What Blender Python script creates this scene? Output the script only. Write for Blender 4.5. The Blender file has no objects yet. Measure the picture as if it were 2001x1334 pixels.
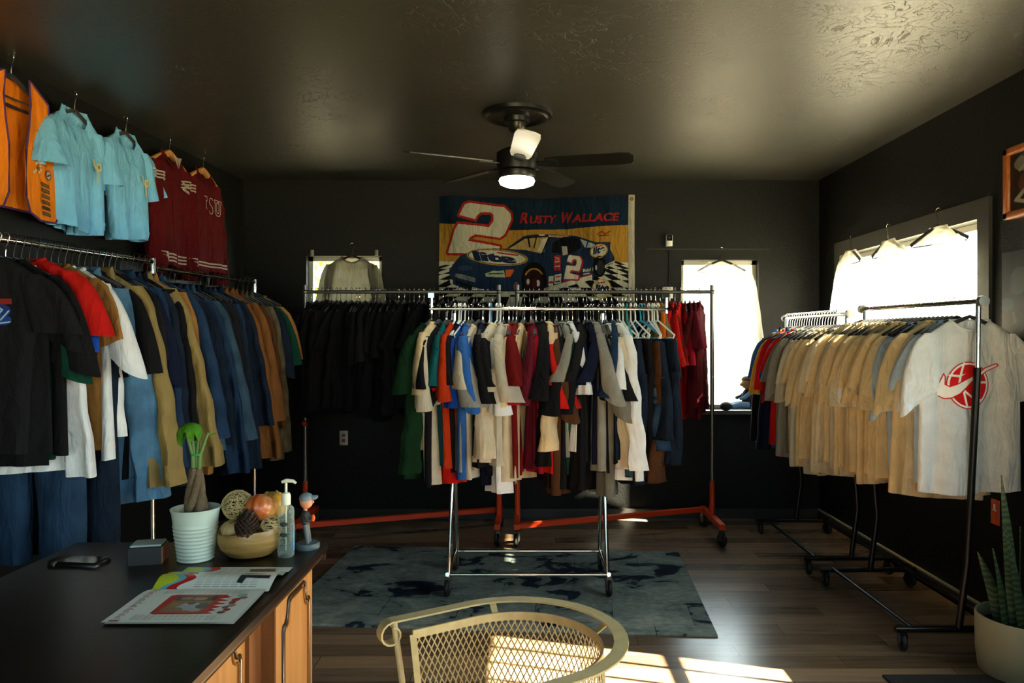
import bpy, math, random
import numpy as np
from mathutils import Vector, Matrix
random.seed(7)
rng = np.random.default_rng(11)
PI = math.pi
scene = bpy.context.scene
COL = scene.collection

# ------------------------------------------------------------------ camera
cam_d = bpy.data.cameras.new('camera'); cam = bpy.data.objects.new('camera', cam_d); COL.objects.link(cam)
cam.location = (0, 0, 1.5); cam.rotation_euler = (PI/2, 0, 0)
cam_d.sensor_width = 36; cam_d.lens = 25.73; cam_d.clip_start = .05
cam_d.shift_x, cam_d.shift_y = -.01574, -.0030      # the lens looks slightly right of and above the frame's middle
scene.camera = cam

# ------------------------------------------------------------------ room sizes
XR, YB, YF, ZC = 2.43, 6.11, -1.6, 2.82
def xl(y): return -2.38 - (YB - y)*.045          # the left wall runs slightly askew
def P(u, v, d):                                   # a point seen at pixel u, v and standing d metres into the room
    return Vector(((u - 1032)/1430*d, d, 1.5 + (661 - v)/1430*d))

# ------------------------------------------------------------------ sky, sun, exposure
w = bpy.data.worlds.new('sky'); scene.world = w; w.use_nodes = True
nt = w.node_tree; nt.nodes.clear()
def nn(t, typ, **kw):
    n = t.nodes.new(typ)
    for k, v in kw.items(): setattr(n, k, v)
    return n
out = nn(nt, 'ShaderNodeOutputWorld'); bg = nn(nt, 'ShaderNodeBackground'); tc = nn(nt, 'ShaderNodeTexCoord')
dot = nn(nt, 'ShaderNodeVectorMath', operation='DOT_PRODUCT'); dot.inputs[1].default_value = (.9, .35, .2)
mr = nn(nt, 'ShaderNodeMapRange'); mr.inputs[1].default_value = -.35; mr.inputs[2].default_value = .5
mx = nn(nt, 'ShaderNodeMix', data_type='RGBA')
SKY_COOL, SKY_WARM = (1.5, 2.5, 2.9, 1), (13.5, 16.5, 17.0, 1)
mx.inputs[6].default_value = SKY_COOL; mx.inputs[7].default_value = SKY_WARM
nt.links.new(tc.outputs['Generated'], dot.inputs[0]); nt.links.new(dot.outputs['Value'], mr.inputs[0])
nt.links.new(mr.outputs[0], mx.inputs[0]); nt.links.new(mx.outputs[2], bg.inputs[0]); nt.links.new(bg.outputs[0], out.inputs[0])
bg.inputs[1].default_value = 1.0
sun_d = bpy.data.lights.new('sun', 'SUN'); sun = bpy.data.objects.new('sun', sun_d); COL.objects.link(sun)
sun.rotation_euler = Vector((-1, .285, -.78)).to_track_quat('-Z', 'Y').to_euler()
sun_d.energy = 170; sun_d.angle = .0093; sun_d.color = (1, .9, .66)
scene.view_settings.view_transform = 'Standard'; scene.view_settings.look = 'None'
scene.view_settings.gamma = 1; scene.view_settings.use_curve_mapping = False
scene.view_settings.exposure = 0.0
scene.cycles.max_bounces = 8; scene.cycles.diffuse_bounces = 4; scene.cycles.glossy_bounces = 4
scene.cycles.transparent_max_bounces = 16; scene.cycles.transmission_bounces = 6
scene.cycles.sample_clamp_indirect = 8; scene.cycles.caustics_reflective = False; scene.cycles.caustics_refractive = False
scene.cycles.use_denoising = True
def portal(loc, rot, sx, sy):
    d = bpy.data.lights.new('sky_portal', 'AREA'); d.shape = 'RECTANGLE'; d.size = sx; d.size_y = sy
    d.cycles.is_portal = True
    o = bpy.data.objects.new('sky_portal', d); COL.objects.link(o); o.location = loc; o.rotation_euler = rot
# window openings: (x0 or y0, x1 or y1, z0, z1)
WIN_BL = (-1.851, -1.224, 1.45, 2.187)
WIN_BR = (1.28, 1.925, .906, 2.155)
WIN_R1 = (3.93, 5.665, 1.12, 2.14)
WIN_R2 = (.25, 2.965, 1.0, 2.15)
WIN_F = (-1.9, 1.2, .45, 2.3)
for (a, b, c, d) in (WIN_BL, WIN_BR): portal(((a+b)/2, YB+.16, (c+d)/2), (-PI/2, 0, 0), b-a, d-c)
for (a, b, c, d) in (WIN_R1, WIN_R2): portal((XR+.16, (a+b)/2, (c+d)/2), (0, PI/2, 0), d-c, b-a)
a, b, c, d = WIN_F; portal(((a+b)/2, YF-.16, (c+d)/2), (PI/2, 0, 0), b-a, d-c)

# ------------------------------------------------------------------ colour and material helpers
def lin(h):
    if not isinstance(h, str): return tuple(h)[:3]
    h = h.lstrip('#'); v = [int(h[i:i+2], 16)/255 for i in (0, 2, 4)]
    return tuple(c/12.92 if c <= .04045 else ((c+.055)/1.055)**2.4 for c in v)
def rgba(h): return (*lin(h), 1)
MATS = {}
def newmat(name):
    m = bpy.data.materials.new(name); m.use_nodes = True; t = m.node_tree
    return m, t, t.nodes['Principled BSDF'], t.nodes['Material Output']
def mat(name, col, rough=.5, metal=0, spec=.5, coat=0, noise=0, nscale=20, bump=0, bscale=80, emit=0, trans=0, ior=1.45, sheen=0):
    if name in MATS: return MATS[name]
    m, t, p, o = newmat(name); MATS[name] = m
    p.inputs['Base Color'].default_value = rgba(col); p.inputs['Roughness'].default_value = rough
    p.inputs['Metallic'].default_value = metal; p.inputs['Specular IOR Level'].default_value = spec
    p.inputs['Coat Weight'].default_value = coat; p.inputs['IOR'].default_value = ior
    p.inputs['Transmission Weight'].default_value = trans; p.inputs['Sheen Weight'].default_value = sheen
    if emit:
        p.inputs['Emission Color'].default_value = rgba(col); p.inputs['Emission Strength'].default_value = emit
    if noise or bump: tcn = nn(t, 'ShaderNodeTexCoord')
    if noise:
        n = nn(t, 'ShaderNodeTexNoise'); n.inputs['Scale'].default_value = nscale; n.inputs['Detail'].default_value = 6
        r = nn(t, 'ShaderNodeMapRange'); r.inputs[1].default_value = .3; r.inputs[2].default_value = .7
        r.inputs[3].default_value = 1-noise; r.inputs[4].default_value = 1+noise
        h = nn(t, 'ShaderNodeVectorMath', operation='SCALE'); h.inputs[0].default_value = lin(col)
        t.links.new(tcn.outputs['Object'], n.inputs['Vector']); t.links.new(n.outputs[0], r.inputs[0])
        t.links.new(r.outputs[0], h.inputs['Scale']); t.links.new(h.outputs[0], p.inputs['Base Color'])
    if bump:
        n2 = nn(t, 'ShaderNodeTexNoise'); n2.inputs['Scale'].default_value = bscale; n2.inputs['Detail'].default_value = 4
        b2 = nn(t, 'ShaderNodeBump'); b2.inputs['Strength'].default_value = bump; b2.inputs['Distance'].default_value = .01
        t.links.new(tcn.outputs['Object'], n2.inputs['Vector']); t.links.new(n2.outputs[0], b2.inputs['Height'])
        t.links.new(b2.outputs[0], p.inputs['Normal'])
    return m
def fabric(name, col, transl=.25, noise=.08, nscale=14, attr=None, clear=0):
    """woven cloth: rough, a little light passes through it"""
    key = 'cloth_' + name
    if key in MATS: return MATS[key]
    m, t, p, o = newmat(key); MATS[key] = m
    p.inputs['Roughness'].default_value = .92; p.inputs['Specular IOR Level'].default_value = .12
    tr = nn(t, 'ShaderNodeBsdfTranslucent'); ms = nn(t, 'ShaderNodeMixShader'); ms.inputs[0].default_value = transl
    tcn = nn(t, 'ShaderNodeTexCoord')
    if attr:
        a = nn(t, 'ShaderNodeAttribute'); a.attribute_name = attr; src = a.outputs['Color']
    else:
        n = nn(t, 'ShaderNodeTexNoise'); n.inputs['Scale'].default_value = nscale; n.inputs['Detail'].default_value = 5
        r = nn(t, 'ShaderNodeMapRange'); r.inputs[1].default_value = .3; r.inputs[2].default_value = .7
        r.inputs[3].default_value = 1-noise; r.inputs[4].default_value = 1+noise
        h = nn(t, 'ShaderNodeVectorMath', operation='SCALE'); h.inputs[0].default_value = lin(col)
        t.links.new(tcn.outputs['Object'], n.inputs['Vector']); t.links.new(n.outputs[0], r.inputs[0])
        t.links.new(r.outputs[0], h.inputs['Scale']); src = h.outputs[0]
    t.links.new(src, p.inputs['Base Color']); t.links.new(src, tr.inputs['Color'])
    n2 = nn(t, 'ShaderNodeTexNoise'); n2.inputs['Scale'].default_value = 9; n2.inputs['Detail'].default_value = 3
    n2.inputs['Distortion'].default_value = .6
    mp = nn(t, 'ShaderNodeMapping'); mp.inputs['Scale'].default_value = (1.6, 1.6, .55)
    b2 = nn(t, 'ShaderNodeBump'); b2.inputs['Strength'].default_value = .75; b2.inputs['Distance'].default_value = .045
    t.links.new(tcn.outputs['Object'], mp.inputs[0]); t.links.new(mp.outputs[0], n2.inputs['Vector'])
    t.links.new(n2.outputs[0], b2.inputs['Height']); t.links.new(b2.outputs[0], p.inputs['Normal']); t.links.new(b2.outputs[0], tr.inputs['Normal'])
    t.links.new(p.outputs[0], ms.inputs[1]); t.links.new(tr.outputs[0], ms.inputs[2]); last = ms
    if clear:
        tp = nn(t, 'ShaderNodeBsdfTransparent'); m2 = nn(t, 'ShaderNodeMixShader'); m2.inputs[0].default_value = clear
        t.links.new(ms.outputs[0], m2.inputs[1]); t.links.new(tp.outputs[0], m2.inputs[2]); last = m2
    t.links.new(last.outputs[0], o.inputs[0])
    return m
def glass_pane():
    if 'window_glass' in MATS: return MATS['window_glass']
    m, t, p, o = newmat('window_glass'); MATS['window_glass'] = m
    tp = nn(t, 'ShaderNodeBsdfTransparent'); g = nn(t, 'ShaderNodeBsdfGlossy'); g.inputs['Roughness'].default_value = .02
    ms = nn(t, 'ShaderNodeMixShader'); ms.inputs[0].default_value = .05
    t.links.new(tp.outputs[0], ms.inputs[1]); t.links.new(g.outputs[0], ms.inputs[2]); t.links.new(ms.outputs[0], o.inputs[0])
    return m

# ------------------------------------------------------------------ mesh builder
class MB:
    def __init__(s): s.v = []; s.f = []
    def add(s, vs, fs):
        n = len(s.v); s.v += [tuple(map(float, p)) for p in vs]; s.f += [tuple(i+n for i in f) for f in fs]; return s
    def box(s, x0, x1, y0, y1, z0, z1, M=None):
        vs = [Vector((x, y, z)) for z in (z0, z1) for y in (y0, y1) for x in (x0, x1)]
        if M is not None: vs = [M @ p for p in vs]
        return s.add(vs, [(0,2,3,1), (4,5,7,6), (0,1,5,4), (2,6,7,3), (0,4,6,2), (1,3,7,5)])
    def rbox(s, x0, x1, y0, y1, z0, z1, b=.004, M=None):
        """box with bevelled vertical edges and top"""
        pts = [(x0+b, y0), (x1-b, y0), (x1, y0+b), (x1, y1-b), (x1-b, y1), (x0+b, y1), (x0, y1-b), (x0, y0+b)]
        cx, cy = (x0+x1)/2, (y0+y1)/2; vs = []
        for z, k in ((z0, 0), (z1-b, 0), (z1, b)):
            for x, y in pts: vs.append(Vector((x + (cx-x)/max(abs(cx-x), 1e-6)*k, y + (cy-y)/max(abs(cy-y), 1e-6)*k, z)))
        if M is not None: vs = [M @ p for p in vs]
        fs = [tuple(range(7, -1, -1)), tuple(range(16, 24))]
        for r in (0, 8):
            for i in range(8): fs.append((r+i, r+(i+1) % 8, r+8+(i+1) % 8, r+8+i))
        return s.add(vs, fs)
    def sweep(s, pts, prof, up=None, closed=False, scale=None):
        pts = [Vector(p) for p in pts]; n = len(pts); k = len(prof); vs = []; U = None
        for i, p in enumerate(pts):
            a = pts[(i-1) % n] if (closed or i > 0) else p; b = pts[(i+1) % n] if (closed or i < n-1) else p
            T = (b - a).normalized()
            if up is not None: side = T.cross(Vector(up)).normalized()
            else:
                if U is None:
                    U = Vector((0, 0, 1)) if abs(T.z) < .9 else Vector((0, 1, 0))
                side = T.cross(U).normalized()
            U = side.cross(T).normalized(); sc = scale[i] if scale else 1
            for (x, y) in prof: vs.append(p + side*x*sc + U*y*sc)
        fs = []
        for i in range(n if closed else n-1):
            for j in range(k):
                fs.append((i*k+j, i*k+(j+1) % k, ((i+1) % n)*k+(j+1) % k, ((i+1) % n)*k+j))
        if not closed: fs += [tuple(range(k-1, -1, -1)), tuple(range((n-1)*k, n*k))]
        return s.add(vs, fs)
    def tube(s, pts, r, n=8, closed=False, scale=None, up=None):
        return s.sweep(pts, [(r*math.cos(2*PI*i/n), r*math.sin(2*PI*i/n)) for i in range(n)], up, closed, scale)
    def lathe(s, prof, c=(0, 0, 0), n=24, squash=1.0):
        """prof: (radius, z) from bottom to top"""
        vs = []; k = len(prof)
        for r, z in prof:
            for i in range(n):
                a = 2*PI*i/n; vs.append((c[0]+r*math.cos(a), c[1]+r*math.sin(a)*squash, c[2]+z))
        fs = [(i*n+j, i*n+(j+1) % n, (i+1)*n+(j+1) % n, (i+1)*n+j) for i in range(k-1) for j in range(n)]
        fs += [tuple(range(n-1, -1, -1)), tuple(range((k-1)*n, k*n))]
        return s.add(vs, fs)
    def ball(s, c, rx, ry=None, rz=None, n=14, m=9, fn=None):
        ry = ry or rx; rz = rz or rx; vs = []; c = Vector(c)
        for i in range(m+1):
            ph = PI*i/m
            for j in range(n):
                a = 2*PI*j/n; d = Vector((math.sin(ph)*math.cos(a), math.sin(ph)*math.sin(a), -math.cos(ph)))
                k = fn(a, ph) if fn else 1
                vs.append(c + Vector((d.x*rx, d.y*ry, d.z*rz))*k)
        return s.add(vs, [(i*n+j, i*n+(j+1) % n, (i+1)*n+(j+1) % n, (i+1)*n+j) for i in range(m) for j in range(n)])
    def prism(s, poly, depth, M):
        """poly in local xy, extruded along local z by depth, mapped by M"""
        n = len(poly); vs = [M @ Vector((x, y, 0)) for x, y in poly] + [M @ Vector((x, y, depth)) for x, y in poly]
        return s.add(vs, [tuple(range(n-1, -1, -1)), tuple(range(n, 2*n))] + [(i, (i+1) % n, n+(i+1) % n, n+i) for i in range(n)])
    def grid(s, nu, nv, fn, closed_u=False):
        vs = [fn(i/(nu if closed_u else nu-1), j/(nv-1)) for j in range(nv) for i in range(nu)]
        return s.add(vs, [(j*nu+i, j*nu+(i+1) % nu, (j+1)*nu+(i+1) % nu, (j+1)*nu+i) for j in range(nv-1) for i in range(nu if closed_u else nu-1)])
    def data(s, name, smooth=True):
        me = bpy.data.meshes.new(name); me.from_pydata(s.v, [], s.f); me.update()
        if smooth:
            me.polygons.foreach_set('use_smooth', [True]*len(me.polygons))
            try: me.set_sharp_from_angle(angle=math.radians(smooth if smooth is not True else 48))
            except Exception: pass
        return me
    def build(s, name, m, parent=None, loc=None, rot=None, smooth=True):
        return link(name, s.data(name, smooth), m, parent, loc, rot)
def link(name, me, m, parent=None, loc=None, rot=None):
    o = bpy.data.objects.new(name, me); COL.objects.link(o)
    if len(me.materials) == 0: me.materials.append(m)
    if me.materials[0] is not m:
        o.material_slots[0].link = 'OBJECT'; o.material_slots[0].material = m
    if parent is not None: o.parent = parent
    if loc is not None: o.location = loc
    if rot is not None: o.rotation_euler = rot
    return o
def empty(name, loc, rz=0):
    o = bpy.data.objects.new(name, None); COL.objects.link(o); o.location = loc; o.rotation_euler = (0, 0, rz); o.empty_display_size = .1; return o
def tag(o, label, cat=None, group=None, kind=None):
    if label: o['label'] = label
    if cat: o['category'] = cat
    if group: o['group'] = group
    if kind: o['kind'] = kind
    return o
def struct(o, label=None): o['kind'] = 'structure'; o['label'] = label or o.name.replace('_', ' '); return o
def copy_tree(o, parent=None):
    c = o.copy(); COL.objects.link(c); c.parent = parent
    for ch in list(KIDS.get(o.name, ())) or [x for x in o.children]: copy_tree(ch, c)
    return c
KIDS = {}
ORD1 = ['', 'first', 'second', 'third', 'fourth', 'fifth', 'sixth', 'seventh', 'eighth', 'ninth', 'tenth', 'eleventh', 'twelfth', 'thirteenth', 'fourteenth', 'fifteenth', 'sixteenth', 'seventeenth', 'eighteenth', 'nineteenth']
TENS = {2: ('twentieth', 'twenty'), 3: ('thirtieth', 'thirty'), 4: ('fortieth', 'forty'), 5: ('fiftieth', 'fifty'), 6: ('sixtieth', 'sixty'), 7: ('seventieth', 'seventy')}
def ordinal(n):
    if n < 20: return ORD1[n]
    return TENS[n//10][0] if n % 10 == 0 else TENS[n//10][1] + '-' + ORD1[n % 10]
def rotm(loc, rz=0, rx=0, ry=0): return Matrix.Translation(loc) @ Matrix.Rotation(rz, 4, 'Z') @ Matrix.Rotation(ry, 4, 'Y') @ Matrix.Rotation(rx, 4, 'X')
def arc(c, r, a0, a1, n, plane='xy'):
    o = []
    for i in range(n+1):
        a = a0 + (a1-a0)*i/n; x, y = r*math.cos(a), r*math.sin(a)
        o.append((c[0]+x, c[1]+y, c[2]) if plane == 'xy' else (c[0]+x, c[1], c[2]+y) if plane == 'xz' else (c[0], c[1]+x, c[2]+y))
    return o
# ================================================================== surfaces
def wall_paint():
    m, t, p, o = newmat('black_wall_paint')
    p.inputs['Base Color'].default_value = rgba((.0046, .0050, .0040)); p.inputs['Roughness'].default_value = .55; p.inputs['Specular IOR Level'].default_value = .2
    tcn = nn(t, 'ShaderNodeTexCoord'); n = nn(t, 'ShaderNodeTexNoise'); n.inputs['Scale'].default_value = 60; n.inputs['Detail'].default_value = 5
    b = nn(t, 'ShaderNodeBump'); b.inputs['Strength'].default_value = .25; b.inputs['Distance'].default_value = .01
    t.links.new(tcn.outputs['Object'], n.inputs['Vector']); t.links.new(n.outputs[0], b.inputs['Height']); t.links.new(b.outputs[0], p.inputs['Normal'])
    return m
def ceiling_paint():
    """dark semi-gloss paint over a skip-trowelled texture"""
    m, t, p, o = newmat('ceiling_paint')
    p.inputs['Base Color'].default_value = rgba((.018, .0185, .011)); p.inputs['Roughness'].default_value = .44; p.inputs['Specular IOR Level'].default_value = 1.0
    tcn = nn(t, 'ShaderNodeTexCoord'); n = nn(t, 'ShaderNodeTexNoise'); n.inputs['Scale'].default_value = 5.5; n.inputs['Detail'].default_value = 4; n.inputs['Distortion'].default_value = 2.6
    cr = nn(t, 'ShaderNodeValToRGB'); e = cr.color_ramp.elements; e[0].position = .488; e[1].position = .512; e[0].color = (0, 0, 0, 1); e[1].color = (0, 0, 0, 1); x = e.new(.5); x.color = (1, 1, 1, 1)
    nm = nn(t, 'ShaderNodeTexNoise'); nm.inputs['Scale'].default_value = 2.1; nm.inputs['Detail'].default_value = 2
    rm = nn(t, 'ShaderNodeMapRange'); rm.inputs[1].default_value = .46; rm.inputs[2].default_value = .6
    mu = nn(t, 'ShaderNodeMath', operation='MULTIPLY')
    n2 = nn(t, 'ShaderNodeTexNoise'); n2.inputs['Scale'].default_value = 34; n2.inputs['Detail'].default_value = 4; n2.inputs['Distortion'].default_value = 1.2
    ad = nn(t, 'ShaderNodeMath', operation='MULTIPLY_ADD'); ad.inputs[1].default_value = .30
    b = nn(t, 'ShaderNodeBump'); b.inputs['Strength'].default_value = .5; b.inputs['Distance'].default_value = .007
    for q in (n, n2, nm): t.links.new(tcn.outputs['Object'], q.inputs['Vector'])
    t.links.new(n.outputs[0], cr.inputs[0]); t.links.new(nm.outputs[0], rm.inputs[0]); t.links.new(cr.outputs[0], mu.inputs[0]); t.links.new(rm.outputs[0], mu.inputs[1])
    t.links.new(n2.outputs[0], ad.inputs[0]); t.links.new(mu.outputs[0], ad.inputs[2])
    t.links.new(ad.outputs[0], b.inputs['Height']); t.links.new(b.outputs[0], p.inputs['Normal'])
    return m
def plank_floor():
    m, t, p, o = newmat('wood_plank_floor')
    tcn = nn(t, 'ShaderNodeTexCoord'); sp = nn(t, 'ShaderNodeSeparateXYZ'); t.links.new(tcn.outputs['Object'], sp.inputs[0])
    def M2(op, a_, b_):
        n_ = nn(t, 'ShaderNodeMath', operation=op)
        for i_, q in enumerate((a_, b_)):
            if q is None: continue
            if isinstance(q, (int, float)): n_.inputs[i_].default_value = q
            else: t.links.new(q, n_.inputs[i_])
        return n_.outputs[0]
    yr = M2('DIVIDE', sp.outputs['Y'], .128); row = M2('FLOOR', yr, None); fy = M2('FRACT', yr, None)
    xr = M2('ADD', M2('DIVIDE', sp.outputs['X'], 1.22), M2('MULTIPLY', row, .377)); cx_ = M2('FLOOR', xr, None); fx = M2('FRACT', xr, None)
    cb = nn(t, 'ShaderNodeCombineXYZ'); t.links.new(row, cb.inputs[0]); t.links.new(cx_, cb.inputs[1]); wn = nn(t, 'ShaderNodeTexWhiteNoise', noise_dimensions='2D'); t.links.new(cb.outputs[0], wn.inputs['Vector'])
    seam = M2('MAXIMUM', M2('LESS_THAN', fy, .012), M2('LESS_THAN', fx, .002))
    mp = nn(t, 'ShaderNodeMapping'); mp.inputs['Scale'].default_value = (1.1, 14, 1)
    n = nn(t, 'ShaderNodeTexNoise'); n.inputs['Scale'].default_value = 2.2; n.inputs['Detail'].default_value = 8; n.inputs['Distortion'].default_value = .5; n.inputs['Roughness'].default_value = .65
    t.links.new(tcn.outputs['Object'], mp.inputs[0]); t.links.new(mp.outputs[0], n.inputs['Vector'])
    ad = nn(t, 'ShaderNodeMath', operation='MULTIPLY_ADD'); ad.inputs[1].default_value = .45
    sub = nn(t, 'ShaderNodeMath', operation='MULTIPLY'); sub.inputs[1].default_value = .62
    t.links.new(wn.outputs['Value'], ad.inputs[0]); t.links.new(n.outputs[0], sub.inputs[0]); t.links.new(sub.outputs[0], ad.inputs[2])
    cr = nn(t, 'ShaderNodeValToRGB'); el = cr.color_ramp.elements
    el[0].position = .12; el[0].color = rgba('#46382a'); el[1].position = .85; el[1].color = rgba('#947456')
    x = el.new(.38); x.color = rgba('#5e4b38'); x = el.new(.58); x.color = rgba('#776350')
    t.links.new(ad.outputs[0], cr.inputs[0])
    mm = nn(t, 'ShaderNodeMix', data_type='RGBA'); mm.inputs[7].default_value = rgba('#2a2119')
    t.links.new(seam, mm.inputs[0]); t.links.new(cr.outputs[0], mm.inputs[6]); t.links.new(mm.outputs[2], p.inputs['Base Color'])
    p.inputs['Roughness'].default_value = .25; p.inputs['Specular IOR Level'].default_value = .5
    b = nn(t, 'ShaderNodeBump'); b.inputs['Strength'].default_value = .05; b.inputs['Distance'].default_value = .002
    t.links.new(n.outputs[0], b.inputs['Height']); t.links.new(b.outputs[0], p.inputs['Normal'])
    return m
M_WALL, M_CEIL, M_FLOOR = wall_paint(), ceiling_paint(), plank_floor()
M_TRIM = mat('dark_trim', '#2b2a26', .45); M_CASE = mat('grey_casing', '#3a3932', .5); M_ALU = mat('aluminium_frame', '#b9b6a6', .35, .6)
T = .16
def wall_with_holes(axis, lo, hi, pos, out, holes, z0=0, z1=ZC):
    """wall slab; axis 'x' runs along x at y=pos, axis 'y' along y at x=pos; out = +1/-1 thickness side"""
    mb = MB()
    def put(a, b, c, d):
        if b-a < 1e-4 or d-c < 1e-4: return
        q0, q1 = sorted((pos, pos+out*T))
        if axis == 'x': mb.box(a, b, q0, q1, c, d)
        else: mb.box(q0, q1, a, b, c, d)
    cur = lo
    for (a, b, c, d) in sorted(holes):
        put(cur, a, z0, z1); put(a, b, z0, c); put(a, b, d, z1); cur = b
    put(cur, hi, z0, z1)
    return mb
struct(wall_with_holes('x', xl(YB)-.02, XR, YB, 1, [WIN_BL, WIN_BR]).build('wall_back', M_WALL, smooth=False), 'black painted back wall')
struct(wall_with_holes('y', YF, YB+T, XR, 1, [WIN_R1, WIN_R2]).build('wall_right', M_WALL, smooth=False), 'black painted right wall with windows')
struct(wall_with_holes('x', -2.9, XR, YF, -1, [WIN_F]).build('wall_front', M_WALL, smooth=False), 'front wall with shop window')
mb = MB(); a, b = xl(YF-.2), xl(YB+.2)
mb.add([(a, YF-.2, 0), (b, YB+.2, 0), (b-T, YB+.2, 0), (a-T, YF-.2, 0), (a, YF-.2, ZC), (b, YB+.2, ZC), (b-T, YB+.2, ZC), (a-T, YF-.2, ZC)],
       [(0,1,5,4), (1,2,6,5), (2,3,7,6), (3,0,4,7), (4,5,6,7), (3,2,1,0)])
struct(mb.build('wall_left', M_WALL, smooth=False), 'black painted left wall')
struct(MB().box(-3.0, XR+T, YF-T, YB+T, -.1, 0).build('floor', M_FLOOR, smooth=False), 'brown wood plank floor')
struct(MB().box(-3.0, XR+T, YF-T, YB+T, ZC, ZC+.1).build('ceiling', M_CEIL, smooth=False), 'dark glossy textured ceiling')
# trims
mb = MB().box(XR-.016, XR, YF, YB, 0, .072); struct(mb.build('baseboard_right', M_TRIM, smooth=False))
mb = MB().box(XR-.02, XR, YF, YB, .072, .082); struct(mb.build('trim_1', mat('pale_cap', '#8c8a78', .4), smooth=False), 'pale cap of the right baseboard')
mb = MB().sweep([(XR-.016, YF, 0), (XR-.016, YB, 0)], [(0, 0), (-.0, .022), (.012, .018), (.02, .01), (.022, 0)], up=(0, 0, 1)); struct(mb.build('trim_2', mat('oak_shoe', '#8a5a33', .4)), 'wooden quarter round at the right wall')
mb = MB().box(xl(YB), XR, YB-.014, YB, 0, .08); struct(mb.build('baseboard_back', M_TRIM, smooth=False))
mb = MB().add([(xl(YF)+.015, YF, 0), (xl(YB)+.015, YB, 0), (xl(YB), YB, 0), (xl(YF), YF, 0), (xl(YF)+.015, YF, .08), (xl(YB)+.015, YB, .08), (xl(YB), YB, .08), (xl(YF), YF, .08)],
              [(0,1,5,4), (1,2,6,5), (2,3,7,6), (3,0,4,7), (4,5,6,7)]); struct(mb.build('baseboard_left', M_TRIM, smooth=False))
mb = MB().box(.98, 2.02, YB-.012, YB, 2.238, 2.25); struct(mb.build('trim_3', mat('thin_rail', '#15140f', .6), smooth=False), 'thin dark rail above the tall back window')

# windows -------------------------------------------------------------------
def frame_box(mb, axis, a, b, c, d, q0, q1, wdt):
    for (p0, p1, r0, r1) in ((a, a+wdt, c, d), (b-wdt, b, c, d), (a, b, c, c+wdt), (a, b, d-wdt, d)):
        if axis == 'x': mb.box(p0, p1, q0, q1, r0, r1)
        else: mb.box(q0, q1, p0, p1, r0, r1)
def window(n, axis, op, pos, out, mull, transoms, label, muntin=.028):
    a, b, c, d = op
    r = empty(f'window_{n}', (0, 0, 0)); struct(r, label)
    q = sorted((pos+out*.075, pos+out*.115)); mb = MB(); frame_box(mb, axis, a, b, c, d, q[0], q[1], .035)
    mb.build('window_frame', M_ALU, r, smooth=False)
    if mull or transoms:
        mb = MB()
        for u in mull:
            if axis == 'x': mb.box(u-muntin/2, u+muntin/2, q[0]+.005, q[1]-.005, c+.03, d-.03)
            else: mb.box(q[0]+.005, q[1]-.005, u-muntin/2, u+muntin/2, c+.03, d-.03)
        for z in transoms:
            if axis == 'x': mb.box(a+.03, b-.03, q[0]+.008, q[1]-.008, z-.025, z+.025)
            else: mb.box(q[0]+.008, q[1]-.008, a+.03, b-.03, z-.025, z+.025)
        mb.build('mullion', M_ALU, r, smooth=False)
    m_ = (q[0]+q[1])/2; mb = MB()
    if axis == 'x': mb.add([(a+.03, m_, c+.03), (b-.03, m_, c+.03), (b-.03, m_, d-.03), (a+.03, m_, d-.03)], [(0, 1, 2, 3)])
    else: mb.add([(m_, a+.03, c+.03), (m_, b-.03, c+.03), (m_, b-.03, d-.03), (m_, a+.03, d-.03)], [(0, 1, 2, 3)])
    mb.build('pane', glass_pane(), r, smooth=False)
    return r
window(1, 'x', WIN_BL, YB, 1, [], [], 'small window high on the back wall')
r = window(2, 'x', WIN_BR, YB, 1, [], [], 'tall bright window on the back wall')
MB().box(WIN_BR[0]-.03, WIN_BR[1]+.06, YB-.1, YB+.075, WIN_BR[2]-.03, WIN_BR[2]).build('window_sill', mat('sill_paint', '#4a463a', .5), r, smooth=False)
r = window(3, 'y', WIN_R1, XR, 1, [4.44, 5.01], [], 'wide three pane window on the right wall', .045)
a, b, c, d = WIN_R1; mb = MB()
for (p0, p1, z0, z1) in ((a-.1, a, c-.1, d+.105), (b, b+.1, c-.1, d+.105), (a, b, d, d+.105), (a, b, c-.1, c)): mb.box(XR-.02, XR, p0, p1, z0, z1)
mb.build('window_casing', M_CASE, r, smooth=False)
window(4, 'y', WIN_R2, XR, 1, [2.965-.168*k for k in range(1, 16)], [1.445], 'multi pane window on the right wall by the counter', .02)
window(5, 'x', WIN_F, YF, -1, [-.9, .1], [], 'shop front window')
mb = MB()
for u in (-1.80, -1.265): mb.box(u-.014, u+.014, YB-.012, YB, 2.19, 2.235)
r = bpy.data.objects['window_1']
for u in (-1.80, -1.265): MB().rbox(u-.014, u+.014, YB-.012, YB, 2.19, 2.238, .003).build('bracket', mat('pale_bracket', '#8f8d80', .4), r)

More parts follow.
